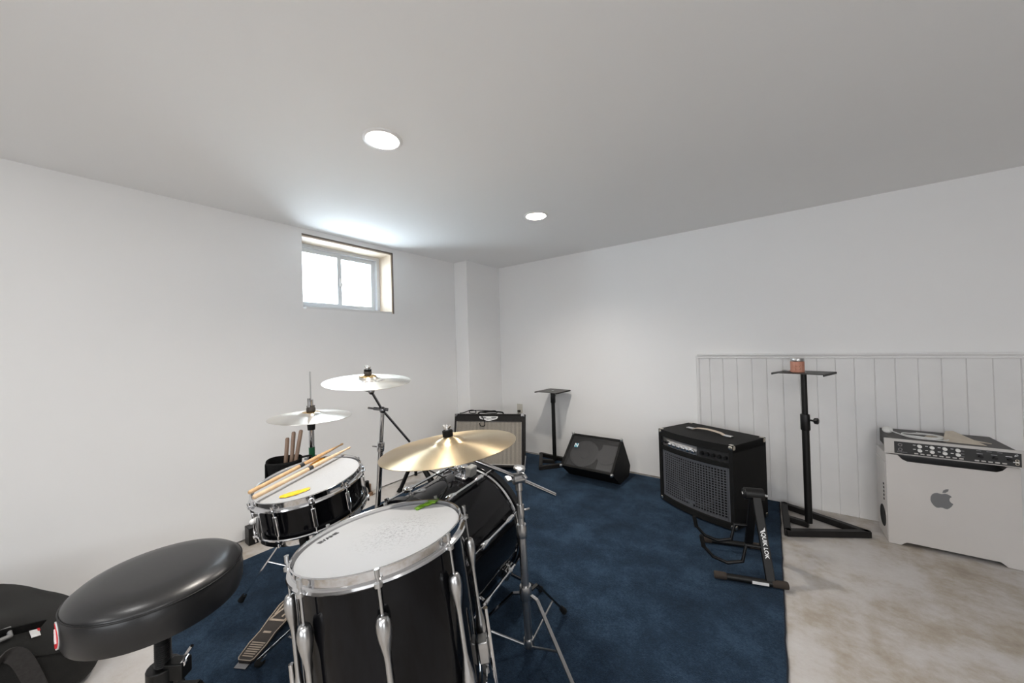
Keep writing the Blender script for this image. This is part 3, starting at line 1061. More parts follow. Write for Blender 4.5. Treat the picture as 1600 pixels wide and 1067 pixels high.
def cymbal(F, R, bell, h, label, m='cymbal', bow=.016, flip=1):
    pr = []
    rb = bell
    N = 10
    for k in range(N + 1):
        t_ = k / N
        r = rb * t_
        pr.append((r, (h - bow) * (1 - t_ * t_) ** .5 * 1.0 + bow if t_ < 1 else bow))
    pr[-1] = (rb * 1.02, bow + .0015)
    for k in range(1, 13):
        t_ = k / 12
        pr.append((rb + (R - rb) * t_, bow * (1 - t_ ** 1.7)))
    pr[0] = (.006, h)
    bot = [(r, z - .0016) for r, z in pr[::-1]]
    o = obj('cymbal', MB(F).lathe([(r, flip * z) for r, z in pr + bot], 120, closed=True), m, None, smooth=60, loc=F.translation)
    tag(o, label, 'cymbal')
    return o


def bell_ring(F, o, bell, h, bow, r0, r1):
    z = lambda r: (h - bow) * (1 - (r / bell) ** 2) ** .5 + bow
    rr = [r0 + (r1 - r0) * k / 6 for k in range(7)]
    obj('gold_reflection', MB(F).lathe([(r, z(r) + .0007) for r in rr] + [(r, z(r) - .0004) for r in rr[::-1]], 40, closed=True), 'bell_reflection', o, smooth=60)  # ring painted with the gold reflection around the felt


Fh = frame((hx, hy, .882), (.03, .02, 1))
hc = cymbal(Fh, .178, .052, .026, 'upper silvery hi-hat cymbal, domed, clamped on the thin rod', 'window_sheen_cymbal', bow=.010)
bell_ring(Fh, hc, .052, .026, .010, .019, .038)
hc2 = cymbal(frame((hx, hy, .8795), (.03, .02, 1)), .178, .045, .0105, 'lower hi-hat cymbal turned hollow side up just below the upper one', 'window_sheen_cymbal', bow=.008, flip=-1)

# ---- crash cymbal on a boom stand
CR_C, CR_N = V((-1.600, .959, 1.040)), V((.101, -.044, .994)).normalized()
F = frame(CR_C, CR_N)
cs = thing('cymbal_stand', (-1.655, 1.0, CT), 'chrome boom stand by the window wall holding the high crash cymbal', 'cymbal stand')
b0, b1 = V((-1.655, 1.0, .03)), V((-1.602, 1.036, .880))
dl = (b1 - b0).normalized()
at = lambda z: b0 + dl * ((z - b0.z) / dl.z)
obj('lower_tube', MB().tube([b0, at(.70)], .0135, 18), 'chrome', cs)
obj('upper_tube', MB().tube([at(.68), b1], .0105, 18), 'chrome', cs)
collar(cs, at(.700), .0185, .045, 200, d=dl, wl=.05)
b2 = b1 + V((0, 0, .006))
P1, P3 = V((-1.600, .976, .988)), V((-1.593, 1.190, .690))
tl = obj('boom_clamp', MB().ball(b2, .018, (1, .8, 1)).tube([b2 + V((-.03, -.03, .01)), b2 + V((.02, .02, 0))], .008, 10).tube([b2 + V((-.055, -.045, .014)), b2 + V((-.02, -.02, .006))], .005, 8), 'dark_chrome', cs)
obj('boom_rod', MB().tube([P1, b2, P3], .0062, 12), 'dark_chrome', cs)
tp = V((-1.600, .962, 1.006))
obj('cymbal_tilter', MB().ball(P1, .016, (.9, .9, 1)).tube([P1 + V((-.035, -.02, .012)), P1 + V((.012, .006, 0))], .009, 12).tube([P1, tp, CR_C + CR_N * .012], .008, 10), 'dark_chrome', cs)
obj('felt_stack', MB(F).lathe([(0, .0355), (.0175, .0355), (.0185, .040), (.0185, .047), (.0175, .049), (.0175, .0495)], 24), 'felt', cs)
obj('felt_cap', MB(F).lathe([(0, .0495), (.0175, .0495), (.0175, .0585), (0, .0585)], 24), 'rubber', cs)
obj('wing_nut', MB(F).tube([(0, 0, -.03), (0, 0, .076)], .0035, 8).tube([(0, 0, .0585), (0, 0, .066)], .0085, 12).bar((-.006, 0, .064), (-.022, .001, .074), .010, .006).bar((.006, 0, .064), (.022, -.001, .074), .010, .006), 'dull_chrome', cs, bevel=.001)
tripod(cs, -1.655, 1.0, .30, .06, [(-1.60, .80), (-1.86, 1.05), (-1.70, 1.23)], w=.012)
cr = cymbal(F, .203, .046, .0345, 'silvery crash cymbal highest in the kit, below the window', 'window_sheen_cymbal', bow=.014)
bell_ring(F, cr, .046, .0345, .014, .017, .040)
for i, ch in enumerate('SABIAN'):
    a = -48 + 14 * i
    pz = .0155
    Lc = F @ frame(polar(.082, a, .0136), (0, 0, 1), polar(1, a + 90))
    text('lettering', ch, .024, Lc, 'grey_print', cr, bold=.0010)

# ---- ride cymbal on a boom stand
RD_C, RD_N = V((-.990, .918, .821)), V((-.095, -.040, .994)).normalized()
F = frame(RD_C, RD_N)
rs = thing('cymbal_stand', (-.79, 1.12, CT), 'chrome boom stand beside the bass drum holding the big ride cymbal', 'cymbal stand')
b0, b1 = V((-.790, 1.120, .030)), V((-.818, 1.120, .655))
dl = (b1 - b0).normalized()
at = lambda z: b0 + dl * ((z - b0.z) / dl.z)
obj('lower_tube', MB().tube([b0, at(.470)], .0155, 20), 'dull_chrome', rs)
obj('middle_tube', MB().tube([at(.45), at(.56)], .0125, 18), 'dull_chrome', rs)
obj('upper_tube', MB().tube([at(.48), b1], .0095, 18), 'dull_chrome', rs)
collar(rs, at(.470), .0200, .050, None, name='height_collar', m='dull_chrome', d=dl)
collar(rs, at(.545), .0155, .050, 62, name='height_collar', m='dull_chrome', d=dl, wl=.040)
tilt = V((-.819, 1.120, .672))
bdir = (V((-.716, 1.25, .579)) - tilt).normalized()
obj('boom_clamp', MB().tube([tilt - V((.022, .035, 0)) * .55, tilt + V((.022, .035, 0)) * .55], .021, 20).tube([at(.625), at(.660)], .0145, 16), 'dull_chrome', rs, bevel=.002)
obj('clamp_wing', MB(Matrix.Translation(tilt + V((0, 0, .0)))).tube([(0, 0, .015), (0, 0, .036)], .006, 10).lathe([(0, .036), (.016, .036), (.024, .041), (.022, .046), (.008, .049), (0, .049)], 22, Matrix.Rotation(.15, 4, 'Y')), 'dull_chrome', rs)
obj('clamp_wing', MB().bar(tilt + V((.025, .0, .022)), tilt + V((.040, .0, .006)), .012, .008).bar(tilt + V((-.03, -.01, -.014)), tilt + V((-.055, .0, -.004)), .03, .010), 'dull_chrome', rs, bevel=.003)
pe = RD_C - RD_N * .030
obj('boom_rod', MB().tube([tilt + bdir * .175, tilt, tilt - bdir * .06, V((-.93, .985, .763)), pe], .0075, 14), 'chrome', rs)
obj('cymbal_tilter', MB().ball(pe, .015).tube([pe, RD_C + RD_N * .02], .008, 10).tube([pe + V((-.03, 0, 0)), pe + V((.03, 0, 0))], .007, 10), 'chrome', rs)
obj('felt_stack', MB(F).lathe([(0, .0400), (.0185, .0400), (.0195, .043), (.0195, .061), (.018, .063), (0, .063)], 26), 'rubber', rs)
b = MB(F).tube([(0, 0, -.02), (0, 0, .083)], .0035, 8).tube([(0, 0, .063), (0, 0, .072)], .009, 12)
b.bar((-.006, 0, .068), (-.019, .001, .080), .010, .006).bar((.006, 0, .068), (.019, -.001, .080), .010, .006)
obj('wing_nut', b, 'dull_chrome', rs, bevel=.001)
tripod(rs, -.790, 1.120, .235, .035, [(-.545, 1.045), (-.762, 1.352), (-1.02, .925)], m=('dull_chrome', 'satin_black', 'dark_chrome'), w=.013, rod=.0042)
collar(rs, at(.235), .024, .05, None, name='leg_collar', m='dull_chrome', d=dl)
collar(rs, at(.045), .021, .03, None, name='leg_collar', m='dull_chrome', d=dl)
rc = cymbal(F, .254, .058, .0400, 'large golden ride cymbal over the bass drum, in front of the amplifier', 'cymbal', bow=.018)

# ---- stick holder clipped to the hi-hat stand
SH = V((-1.733, .634, .548))
q = V((-1.74, .625, .818))
sh = thing('stick_holder', (SH.x, SH.y, SH.z), 'black cloth stick pouch hanging beside the hi-hat stand', 'stick holder')
tv = V((.02, -.0, 1)).normalized()
F = frame(SH, tv)
b = MB(F).lathe([(0, 0), (.046, .002), (.053, .02), (.060, .10), (.066, .168), (.068, .178), (.066, .180), (.063, .176), (.056, .10), (.049, .02), (.044, .006), (0, .004)], 40)
b.v = [v + V((0, 0, .006 * noise.noise(v * 16))) + V((.004 * noise.noise(v * 22 + V((9, 0, 0))), .004 * noise.noise(v * 22 + V((0, 9, 0))), 0)) for v in b.v]
obj('pouch', b, 'black_cloth', sh, smooth=60)
obj('flap', MB(F).prism([(-.03, -.055), (.03, -.055), (.026, .055), (-.026, .055)], -.003, .003, frame((-.030, -.058, .120), (-.45, -.9, 0), (.9, -.45, 0))), 'black_cloth', sh, bevel=.002)
obj('strap_clip', MB().bar(SH + V((-.02, .05, .165)), V((hx + .012, hy - .012, .70)), .02, .006), 'webbing', sh)


def pouch_stick(p0, p1, label):
    p0, p1 = V(p0), V(p1)
    return stick(p1, p0, 'old_wood', label, r=.0078)


bs = SH + V((0, 0, .012))
pouch_stick(bs + V((.010, -.010, 0)), V((-1.712, .641, .822)), 'shortest of three dull brown drumsticks standing in the black pouch')
pouch_stick(bs + V((.006, .014, 0)), V((-1.695, .660, .846)), 'middle one of three dull brown drumsticks standing in the black pouch')
pouch_stick(bs + V((.030, .006, 0)), V((-1.670, .680, .853)), 'tallest of three dull brown drumsticks standing in the black pouch, farthest from the window wall')

# ---- throne
TH = V((-1.408, .199, .575))
th = thing('drum_throne', (TH.x, TH.y, CT), 'round black padded drum throne with a red logo patch, closest to the camera', 'stool')
F = Matrix.Translation(TH)
obj('seat', MB(F).lathe([(0, .030), (.06, .0295), (.105, .028), (.140, .024), (.164, .015), (.1765, .005), (.1800, -.001), (.1795, -.0025), (.1815, -.006), (.1835, -.030), (.1825, -.064), (.176, -.084), (.162, -.088), (0, -.088)], 96), 'vinyl', th, smooth=50)
obj('piping', MB(F).lathe([(.1805 + .0022 * math.cos(k * PI / 4), -.0015 + .0022 * math.sin(k * PI / 4)) for k in range(8)], 96, closed=True), 'black_plastic', th)


def patch(F, R, a0, zc, ry, rz, m, name, parent, dr=0.0, shape=None):
    vs, fs = [], []
    n = 36
    for k in range(n):
        t_ = 2 * PI * k / n
        u_, v_ = (ry * math.cos(t_), rz * math.sin(t_)) if shape is None else (0, 0)
        vs.append((u_, v_))
    if shape:
        vs = shape
        n = len(vs)
    P = []
    for rr in (R + dr, R - .004):
        for (u_, v_) in vs:
            an = math.radians(a0) + u_ / R
            P.append((rr * math.cos(an), rr * math.sin(an), zc + v_))
    tri = tessellate_polygon([[V((x, y, 0)) for x, y in vs]])
    fs = [tuple(t_) for t_ in tri] + [tuple(i + n for i in t_[::-1]) for t_ in tri] + [(i, (i + 1) % n, (i + 1) % n + n, i + n) for i in range(n)]
    return obj(name, MB(F).add(P, fs), m, parent, smooth=0)


la = math.degrees(math.atan2(-.97, -.14)) + 11
lo_ = patch(F, .1835, la, -.042, .031, .031, 'white_print', 'logo_patch', th, .0010)
patch(F, .1835, la, -.042, .028, .028, 'red', 'red_disc', lo_, .0018)
patch(F, .1835, la, -.042, 0, 0, 'white_print', 'white_emblem', lo_, .0026, shape=[(-.020, -.004), (-.012, -.014), (.004, -.016), (.018, -.010), (.010, -.006), (.002, .006), (-.002, .016), (-.008, .004), (-.014, .006)])
zz = []
thr = [(0, .492)]
z = .488
while z > .26:
    thr += [(.0185, z), (.0160, z - .0028)]
    z -= .0056
thr += [(.0165, .25), (0, .25)]
obj('threaded_post', MB(Matrix.Translation((TH.x, TH.y, 0))).lathe(thr, 24), 'satin_black', th)
obj('seat_bracket', MB().box((TH.x, TH.y, .488), (.11, .09, .012)), 'satin_black', th, bevel=.002)
ck = obj('height_clamp', MB().tube([(TH.x, TH.y, .285), (TH.x, TH.y, .325)], .036, 18).box((TH.x + .030, TH.y + .025, .312), (.05, .035, .045), Matrix.Rotation(.7, 3, 'Z')), 'satin_black', th, bevel=.003)
obj('wing_bolt', MB().tube([(TH.x + .035, TH.y + .03, .325), (TH.x + .062, TH.y + .05, .372)], .0045, 8).tube([(TH.x + .03, TH.y + .045, .33), (TH.x + .055, TH.y + .03, .330)], .007, 10), 'chrome', ck)
obj('tube', MB().tube([(TH.x, TH.y, .06), (TH.x, TH.y, .295)], .020, 18), 'satin_black', th)
for a in (40, 160, 280):
    d = polar(1, a)
    s = V((TH.x, TH.y, .26)) + d * .03
    f = V((TH.x, TH.y, CT + .016 if a == 40 else .017)) + d * .26
    lg = obj('leg', MB().bar(s, s + d * .06, .024, .008).bar(s + d * .06, f, .024, .008), 'satin_black', th)
    obj('brace', MB().tube([V((TH.x, TH.y, .08)) + d * .02, (s + d * .06).lerp(f, .6)], .006, 8), 'dull_chrome', lg)
    obj('rubber_foot', MB().ball(f, .016, (1.2, 1.2, .9)), 'rubber', lg)

# ---- black gig bag on the floor
BGC = V((-2.235, -.272, .1705))
bag = thing('gear_bag', (BGC.x, BGC.y, 0), 'black nylon gear bag with webbing straps on the concrete behind the throne', 'bag')


def sgp(x, p):
    return math.copysign(abs(x) ** p, x)


nu, nv = 64, 36


def bag_grid(sc, v0, lift):
    vs, fs = [], []
    for j in range(nv + 1):
        v = v0 + (PI / 2 - v0) * j / nv
        for i in range(nu):
            u = 2 * PI * i / nu
            p = V((.25 * sc * sgp(math.cos(v), .42) * sgp(math.cos(u), .5), .405 * sc * sgp(math.cos(v), .40) * sgp(math.sin(u), .5), .175 * sgp(math.sin(v), .5) + lift))
            yl = p.y - .165
            fz = (p.z + .175) / .35
            if yl > 0:
                p.z -= fz * .20 * (yl / .24) ** 1.25
            if p.z > -.15:
                p += V((.012 * noise.noise(p * 9), .008 * noise.noise(p * 9 + V((5, 0, 0))), .014 * noise.noise(p * 7 + V((0, 5, 0)))))
            p.z = max(p.z, -.1695)
            vs.append(BGC + p)
    for j in range(nv):
        for i in range(nu):
            k = (i + 1) % nu
            fs.append((j * nu + i, j * nu + k, (j + 1) * nu + k, (j + 1) * nu + i))
    return vs, fs


from mathutils.bvhtree import BVHTree
vs, fs = bag_grid(1.0, -PI / 2, 0)
obj('body', MB().add(vs, fs), 'nylon', bag, smooth=70)
lv, lf = bag_grid(1.018, .22, .006)
n0 = len(lv)
iv = [BGC + (V(p) - BGC) * .985 for p in lv]
rim_ = [(i, (i + 1) % nu, (i + 1) % nu + n0, i + n0) for i in range(nu)]
obj('lid_flap', MB().add(lv + iv, lf + [tuple(i + n0 for i in q) for q in lf] + rim_), 'nylon', bag, smooth=50)
bvh = BVHTree.FromPolygons([V(p) for p in lv + vs], lf + [tuple(i + n0 for i in q) for q in fs])


def snap(p, h=.004):
    loc, nrm, _, _ = bvh.find_nearest(V(p))
    if nrm.dot(V(p) - BGC) < 0:
        nrm = -nrm
    return loc + nrm * h, nrm


def ribbon(pts, w, side, th_=.004):
    P = spline(pts, 6)
    vs, fs = [], []
    for k, p in enumerate(P):
        t_ = (P[min(k + 1, len(P) - 1)] - P[max(k - 1, 0)]).normalized()
        s_ = V(side) - t_ * V(side).dot(t_)
        s_.normalize()
        n = t_.cross(s_)
        for a, c in ((-1, -1), (1, -1), (1, 1), (-1, 1)):
            vs.append(p + s_ * a * w / 2 + n * c * th_ / 2)
    for k in range(len(P) - 1):
        for i in range(4):
            j = (i + 1) % 4
            fs.append((k * 4 + i, k * 4 + j, k * 4 + 4 + j, k * 4 + 4 + i))
    fs += [(0, 1, 2, 3), tuple(len(P) * 4 - 4 + i for i in range(4))]
    return MB().add(vs, fs)


sp_ = [(-1.96, -.16, .21), (-1.965, -.095, .250), (-1.965, -.066, .262), (-1.965, -.048, .225), (-1.965, -.026, .155), (-1.965, -.010, .09)]
obj('strap', ribbon([snap(p, .012)[0] for p in sp_], .042, (0, .8, .6)), 'webbing', bag)
sp_ = [(-1.99, -.16, .30), (-2.00, -.10, .325), (-2.02, -.05, .305), (-2.06, -.005, .275)]
obj('strap', ribbon([snap(p, .008)[0] for p in sp_], .036, (.3, .3, .9)), 'black_cloth', bag)
q_, n_ = snap((-1.985, -.082, .335), .012)
obj('buckle', MB(frame(q_, n_, (0, 1, .2))).box((0, .012, 0), (.06, .012, .012)).box((0, -.012, 0), (.06, .012, .012)).box((.026, 0, 0), (.010, .036, .012)).box((-.026, 0, 0), (.010, .036, .012)), 'buckle', bag, bevel=.004)
q_, n_ = snap((-2.03, -.014, .275), .003)
Fq = frame(q_, n_, (-.4, 1, 0))
lb = obj('label_tag', MB(Fq).prism([(-.014, -.014), (.012, -.014), (.016, .012), (-.010, .014)], -.001, .001), 'white_print', bag, smooth=0)
obj('red_corner', MB(Fq).prism([(.010, .004), (.018, .004), (.019, .014), (.012, .014)], -.001, .0015), 'red', lb, smooth=0)
# ================================================================== amplifiers and stands
# ---- guitar amplifier, leaning back in the corner
yw, tl_ = .470, .2265
u = V((math.cos(yw), math.sin(yw), 0))
bk = V((-math.sin(yw), math.cos(yw), 0))
up = V((0, 0, math.cos(tl_))) + bk * math.sin(tl_)
F = frame((-2.190, 2.505, .052), up, u)
GW, GD, GH = .688, .165, .492
ga = thing('guitar_amplifier', (-2.221, 2.54, CT), 'dark guitar amplifier with silver grille cloth tilted back in the far corner', 'amplifier')
w2 = GW / 2
b = MB(F)
b.box((0, GD / 2 + .012, GH / 2), (GW, GD - .024, GH))
b.box((-w2 + .010, .012, GH / 2), (.020, .030, GH)).box((w2 - .010, .012, GH / 2), (.020, .030, GH)).box((0, .012, GH - .008), (GW, .030, .016)).box((0, .012, .011), (GW, .030, .022))
obj('cabinet', b, 'tolex_brown', ga, bevel=.006)
obj('name_panel', MB(F).box((0, .008, GH - .044), (GW - .042, .014, .056)), 'tolex_brown', ga, smooth=0)
g = MB(F).add([(-w2 + .02, .010, .022), (w2 - .02, .010, .022), (w2 - .02, .010, GH - .072), (-w2 + .02, .010, GH - .072)] + [(-w2 + .02, .02, .022), (w2 - .02, .02, .022), (w2 - .02, .02, GH - .072), (-w2 + .02, .02, GH - .072)], [(0, 1, 2, 3), (4, 7, 6, 5), (0, 4, 5, 1), (1, 5, 6, 2), (2, 6, 7, 3), (3, 7, 4, 0)])
go = obj('grille_cloth', g, 'grille_cloth', ga, smooth=0)
uvl = go.data.uv_layers.new(name='uv')
Fi = F.inverted()
for lp in go.data.loops:
    q = Fi @ (go.data.vertices[lp.vertex_index].co + wloc(go))
    uvl.data[lp.index].uv = (q.x, q.z)
obj('piping', MB(F).tube([(-w2 + .021, .008, GH - .072), (w2 - .021, .008, GH - .072)], .003, 8).tube([(w2 - .022, .008, .022), (w2 - .022, .008, GH - .072)], .003, 8).tube([(-w2 + .022, .008, .022), (-w2 + .022, .008, GH - .072)], .003, 8).tube([(-w2 + .021, .008, .024), (w2 - .021, .008, .024)], .003, 8), 'rack_silver', ga)
# winged name badge
wing = [(-.093, .017), (-.092, .004), (-.080, -.009), (-.058, -.014), (-.036, -.018), (-.022, -.026), (0, -.029), (.022, -.026), (.036, -.018), (.058, -.014), (.080, -.009), (.092, .004), (.093, .017)]
Lb = F @ frame((0, .001, GH - .041), (0, -1, 0), (1, 0, 0))
bd2 = obj('winged_badge', MB(Lb).prism(wing, -.002, .002), 'white_print', ga, smooth=0)
for s in (-1, 1):
    obj('feather_print', MB(Lb).prism([(s * .084, .011), (s * .070, -.002), (s * .044, -.006), (s * .022, .006), (s * .040, .012)], .0018, .0026), 'grey_print', bd2, smooth=0)
text('lettering', 'Traynor', .026, Lb @ Matrix.Translation((0, -.006, .0030)), 'grey_print', bd2, shear=.3, bold=.0004)
for x in (-w2, w2):
    for z in (0, GH):
        obj('corner_cap', MB(F).box((x - math.copysign(.012, x), .012, z + (.012 if z == 0 else -.012)), (.030, .036, .030)), 'chrome', ga, bevel=.006)
obj('handle', MB(F).tube(spline([(-.13, .09, GH), (-.11, .09, GH + .018), (0, .09, GH + .024), (.11, .09, GH + .018), (.13, .09, GH)], 6), .007, 8), 'tolex', ga)
for s in (-1, 1):
    obj('tilt_leg', MB().tube([F @ V((s * (w2 + .006), .10, .10)), F @ V((s * (w2 + .006), -.005, -.035))], .006, 8), 'dull_chrome', ga)
# thin cable in loops over its top
pts = [F @ V(p) for p in [(-.31, .05, GH + .006), (-.27, .06, GH + .012), (-.20, .05, GH + .035), (-.15, .05, GH + .030), (-.14, .03, GH + .008), (-.19, .02, GH + .008), (-.21, .06, GH + .028), (-.12, .06, GH + .034), (0.0, .05, GH + .030), (.055, .05, GH + .030), (.07, .05, GH + .008), (.0, .04, GH + .007), (-.10, .0, GH + .012), (-.06, -.010, GH - .03), (-.035, -.010, GH - .08), (-.04, -.008, GH - .115), (-.075, -.008, GH - .115), (-.085, -.008, GH - .09)]]
tag(obj('cable', MB().tube(spline(pts, 6), .0042, 8), 'rubber'), 'thin black cable looped over the top of the guitar amplifier', 'cable')

# ---- bass combo amplifier with bowed steel grille
yw = -.4523
F = frame((-.3763, 2.7946, CT), (0, 0, 1), (math.cos(yw), math.sin(yw), 0))
BW, BDp, BH = .543, .366, .530
ba = thing('bass_amplifier', (-.3763, 2.7946, CT), 'big black carpeted bass amplifier with square-hole steel grille and metal corners', 'amplifier')
w2, d2 = BW / 2, BDp / 2
BOW = .034


def bow(x):
    return -d2 + .006 - BOW * (1 - (x / (w2 - .025)) ** 2)


xs = [-(w2 - .025) + (BW - .05) * k / 20 for k in range(21)]
# lid and floor follow the bow; sides and back close the box
lid = [(-w2, d2), (-w2, -d2)] + [(x, bow(x) - .008) for x in xs] + [(w2, -d2), (w2, d2)]
ZP0, ZP1 = .415, .478       # control panel
b = MB(F)
b.prism(lid, ZP1 + .004, BH)
b.prism(lid, .012, .050)
b.box((-w2 + .0125, 0, .27), (.025, BDp, .50)).box((w2 - .0125, 0, .27), (.025, BDp, .50)).box((0, d2 - .01, .27), (BW - .04, .02, .50))
b.box((0, -d2 + .09, ZP0 + .03), (BW - .05, .10, .07))
obj('cabinet', b, 'tolex', ba, bevel=.007, seg=3)


def bowed(z0, z1, dx0, dx1, off, th_):
    vs, fs = [], []
    X = [x for x in xs if dx0 - 1e-6 <= x <= dx1 + 1e-6]
    for x in X:
        for (o_, z) in ((off, z0), (off, z1), (off + th_, z1), (off + th_, z0)):
            vs.append((x, bow(x) + o_, z))
    for k in range(len(X) - 1):
        for i in range(4):
            j = (i + 1) % 4
            fs.append((k * 4 + i, k * 4 + j, k * 4 + 4 + j, k * 4 + 4 + i))
    fs += [(0, 1, 2, 3), tuple(len(X) * 4 - 4 + i for i in range(4))]
    return vs, fs


obj('bolster', MB(F).add(*bowed(.385, ZP0, -1, 1, -.004, .03)), 'black_cloth', ba, bevel=.003)
pn = obj('control_panel', MB(F).add(*bowed(ZP0, ZP1 + .004, -1, 1, .006, .02)), 'rack_face', ba)
obj('silver_plate', MB(F).add(*bowed(ZP0 + .004, ZP1 - .002, -.25, .055, .0045, .004)), 'dull_chrome', pn)
for k in range(3):
    x = -.235 + .028 * k
    obj('jack' if k < 2 else 'switch', MB(F).tube([(x, bow(x) + .006, ZP0 + .03), (x, bow(x) - .004, ZP0 + .03)], .009, 14), 'black_plastic', pn)
for k in range(6):
    x = -.163 + .0385 * k
    obj('knob', MB(F).tube([(x, bow(x) + .006, ZP0 + .026), (x, bow(x) - .012, ZP0 + .026)], [.0145, .0125], 18).ball((x, bow(x) - .012, ZP0 + .026), .0122, (1, .25, 1)), 'chrome', pn)
for k in range(5):
    x = .085 + .035 * k
    obj('knob', MB(F).tube([(x, bow(x) + .006, ZP0 + .03), (x, bow(x) - .010, ZP0 + .03)], [.013, .011], 16), 'black_plastic', pn)
obj('curved_print', MB(F).add(*bowed(ZP0 + .040, ZP0 + .050, -.20, .04, .0035, .002)), 'rack_silver', pn)
# grille: a lattice with square holes
gx0, gx1, gz0, gz1 = -w2 + .028, w2 - .028, .052, .384
b = MB(F)
NXg, NZg = 27, 20
for k in range(NZg + 1):
    z = gz0 + (gz1 - gz0) * k / NZg
    hgt = .0058 if 0 < k < NZg else .02
    zc = z if 0 < k < NZg else (z + .008 if k == 0 else z - .008)
    b.add(*bowed(zc - hgt / 2, zc + hgt / 2, -1, 1, .006, .0022))
for k in range(NXg + 1):
    x = gx0 + (gx1 - gx0) * k / NXg
    ww = .0058 if 0 < k < NXg else .018
    xc = x if 0 < k < NXg else (x + .006 if k == 0 else x - .006)
    b.box((xc, bow(xc) + .0066, (gz0 + gz1) / 2), (ww, .0022, gz1 - gz0))
gro = obj('grille', b, 'steel_grille', ba, smooth=0)
obj('baffle_board', MB(F).box((0, -d2 + .045, .22), (BW - .05, .02, .345)), 'lens_dark', ba, smooth=0)
sp = obj('speaker', MB(F).lathe([(.165, .010), (.160, .0), (.150, -.004), (.135, .006), (.060, .030), (.045, .018), (.02, .010), (0, .008)], 48, frame((0, -d2 + .030, .215), (0, -1, 0), (1, 0, 0)) @ Matrix.Diagonal((1, 1, -1, 1))), 'cone', ba)
obj('rim', MB(F).lathe([(.146, .004), (.152, -.001), (.162, .003), (.158, .010)], 48, frame((0, -d2 + .028, .215), (0, -1, 0), (1, 0, 0)), closed=True), 'dark_rim', sp)
obj('name_plate', MB(F).box((-.01, bow(-.01) + .002, .098), (.075, .004, .016)).box((.0, bow(0) + .002, .078), (.03, .004, .02)), 'steel_grille', ba, smooth=0)
for sx in (-1, 1):
    for sy in (-1, 1):
        for z in (.012, BH):
            zz_ = z + (.016 if z < .1 else -.016)
            obj('corner_cap', MB(F).box((sx * (w2 - .016), sy * (d2 - .016), zz_), (.038, .038, .038)), 'nickel', ba, bevel=.014, seg=4)
hs_ = obj('handle', MB(F).add(*(lambda r: (r.v, r.f))(ribbon([(-.115, .0, BH + .004), (-.08, .0, BH + .016), (0, .0, BH + .022), (.08, .0, BH + .016), (.115, .0, BH + .004)], .026, (0, 1, 0), .006))), 'tan_strap', ba, bevel=.001)
for s in (-1, 1):
    obj('handle_end', MB(F).box((s * .138, 0, BH + .005), (.052, .030, .010)), 'dull_chrome', hs_, bevel=.003)
for sx in (-1, 1):
    for sy in (-1, 1):
        obj('foot', MB(F).lathe([(0, 0), (.016, 0), (.018, .013), (0, .013)], 14, Matrix.Translation((sx * (w2 - .05), sy * (d2 - .05), 0))), 'rubber', ba)

# ---- floor monitor wedge
mo = thing('floor_monitor', (-1.28, 2.93, CT), 'black wedge floor monitor lying on the carpet against the far wall', 'speaker')
side = [(2.858, .0115), (3.086, .0115), (3.128, .094), (2.952, .362), (2.693, .139)]
FX = Matrix(((0, 0, 1, 0), (1, 0, 0, 0), (0, 1, 0, 0), (0, 0, 0, 1)))
mx0, mx1 = -1.515, -1.045
# end cheeks and body with the front face set back a little
b = MB(FX)
b.prism(side, mx0, mx0 + .022).prism(side, mx1 - .022, mx1)
f0, f1 = V((2.693, .139)), V((2.952, .362))
fd = (f1 - f0).normalized()
fn = V((fd.y, -fd.x))            # pointing into the box
if fn.y > 0:
    fn = -fn
body = [(2.858, .0115), (3.086, .0115), (3.128, .094), tuple(f1), tuple(f1 - fd * .022), tuple(f1 - fd * .022 + fn * .05), tuple(f0 + fd * .022 + fn * .05), tuple(f0 + fd * .022), tuple(f0)]
b.prism(body, mx0 + .01, mx1 - .01)
obj('cabinet', b, 'tolex', mo, bevel=.004)
Lm = frame(((mx0 + mx1) / 2, (f0.x + f1.x) / 2, (f0.y + f1.y) / 2), (0, -fn.x, -fn.y), (1, 0, 0))
fl = (f1 - f0).length - .044
fw = mx1 - mx0 - .044
gm = obj('grille', MB(Lm).box((0, 0, -.006), (fw, fl, .003)), 'mesh_grille', mo, smooth=0)
obj('woofer', MB(Lm).lathe([(.128, -.040), (.128, -.032), (.116, -.028), (.108, -.034), (.045, -.046), (.040, -.040), (0, -.034)], 48, Matrix.Translation((-.075, 0, 0))), 'cone_edge', mo)
obj('horn', MB(Lm).box((.130, 0, -.044), (.13, .24, .006)).lathe([(.085, -.040), (.085, -.030), (.075, -.030), (.02, -.045), (0, -.045)], 32, Matrix.Translation((.130, 0.01, 0))), 'cone_edge', mo)
bg2 = obj('logo_badge', MB(Lm).box((-fw / 2 + .058, .050, -.0035), (.036, .040, .003)), 'teal', mo, smooth=0)
text('lettering', 'N', .050, Lm @ Matrix.Translation((-fw / 2 + .058, .050, -.0016)), 'white_print', bg2, bold=.0008)
for x in (mx0 + .008, mx1 - .008):
    for p in (f0, f1):
        obj('corner_cap', MB().box((x, p.x + .004 * (1 if p is f0 else -1), p.y - .004), (.024, .026, .026)), 'dull_chrome', mo, bevel=.009, seg=3)


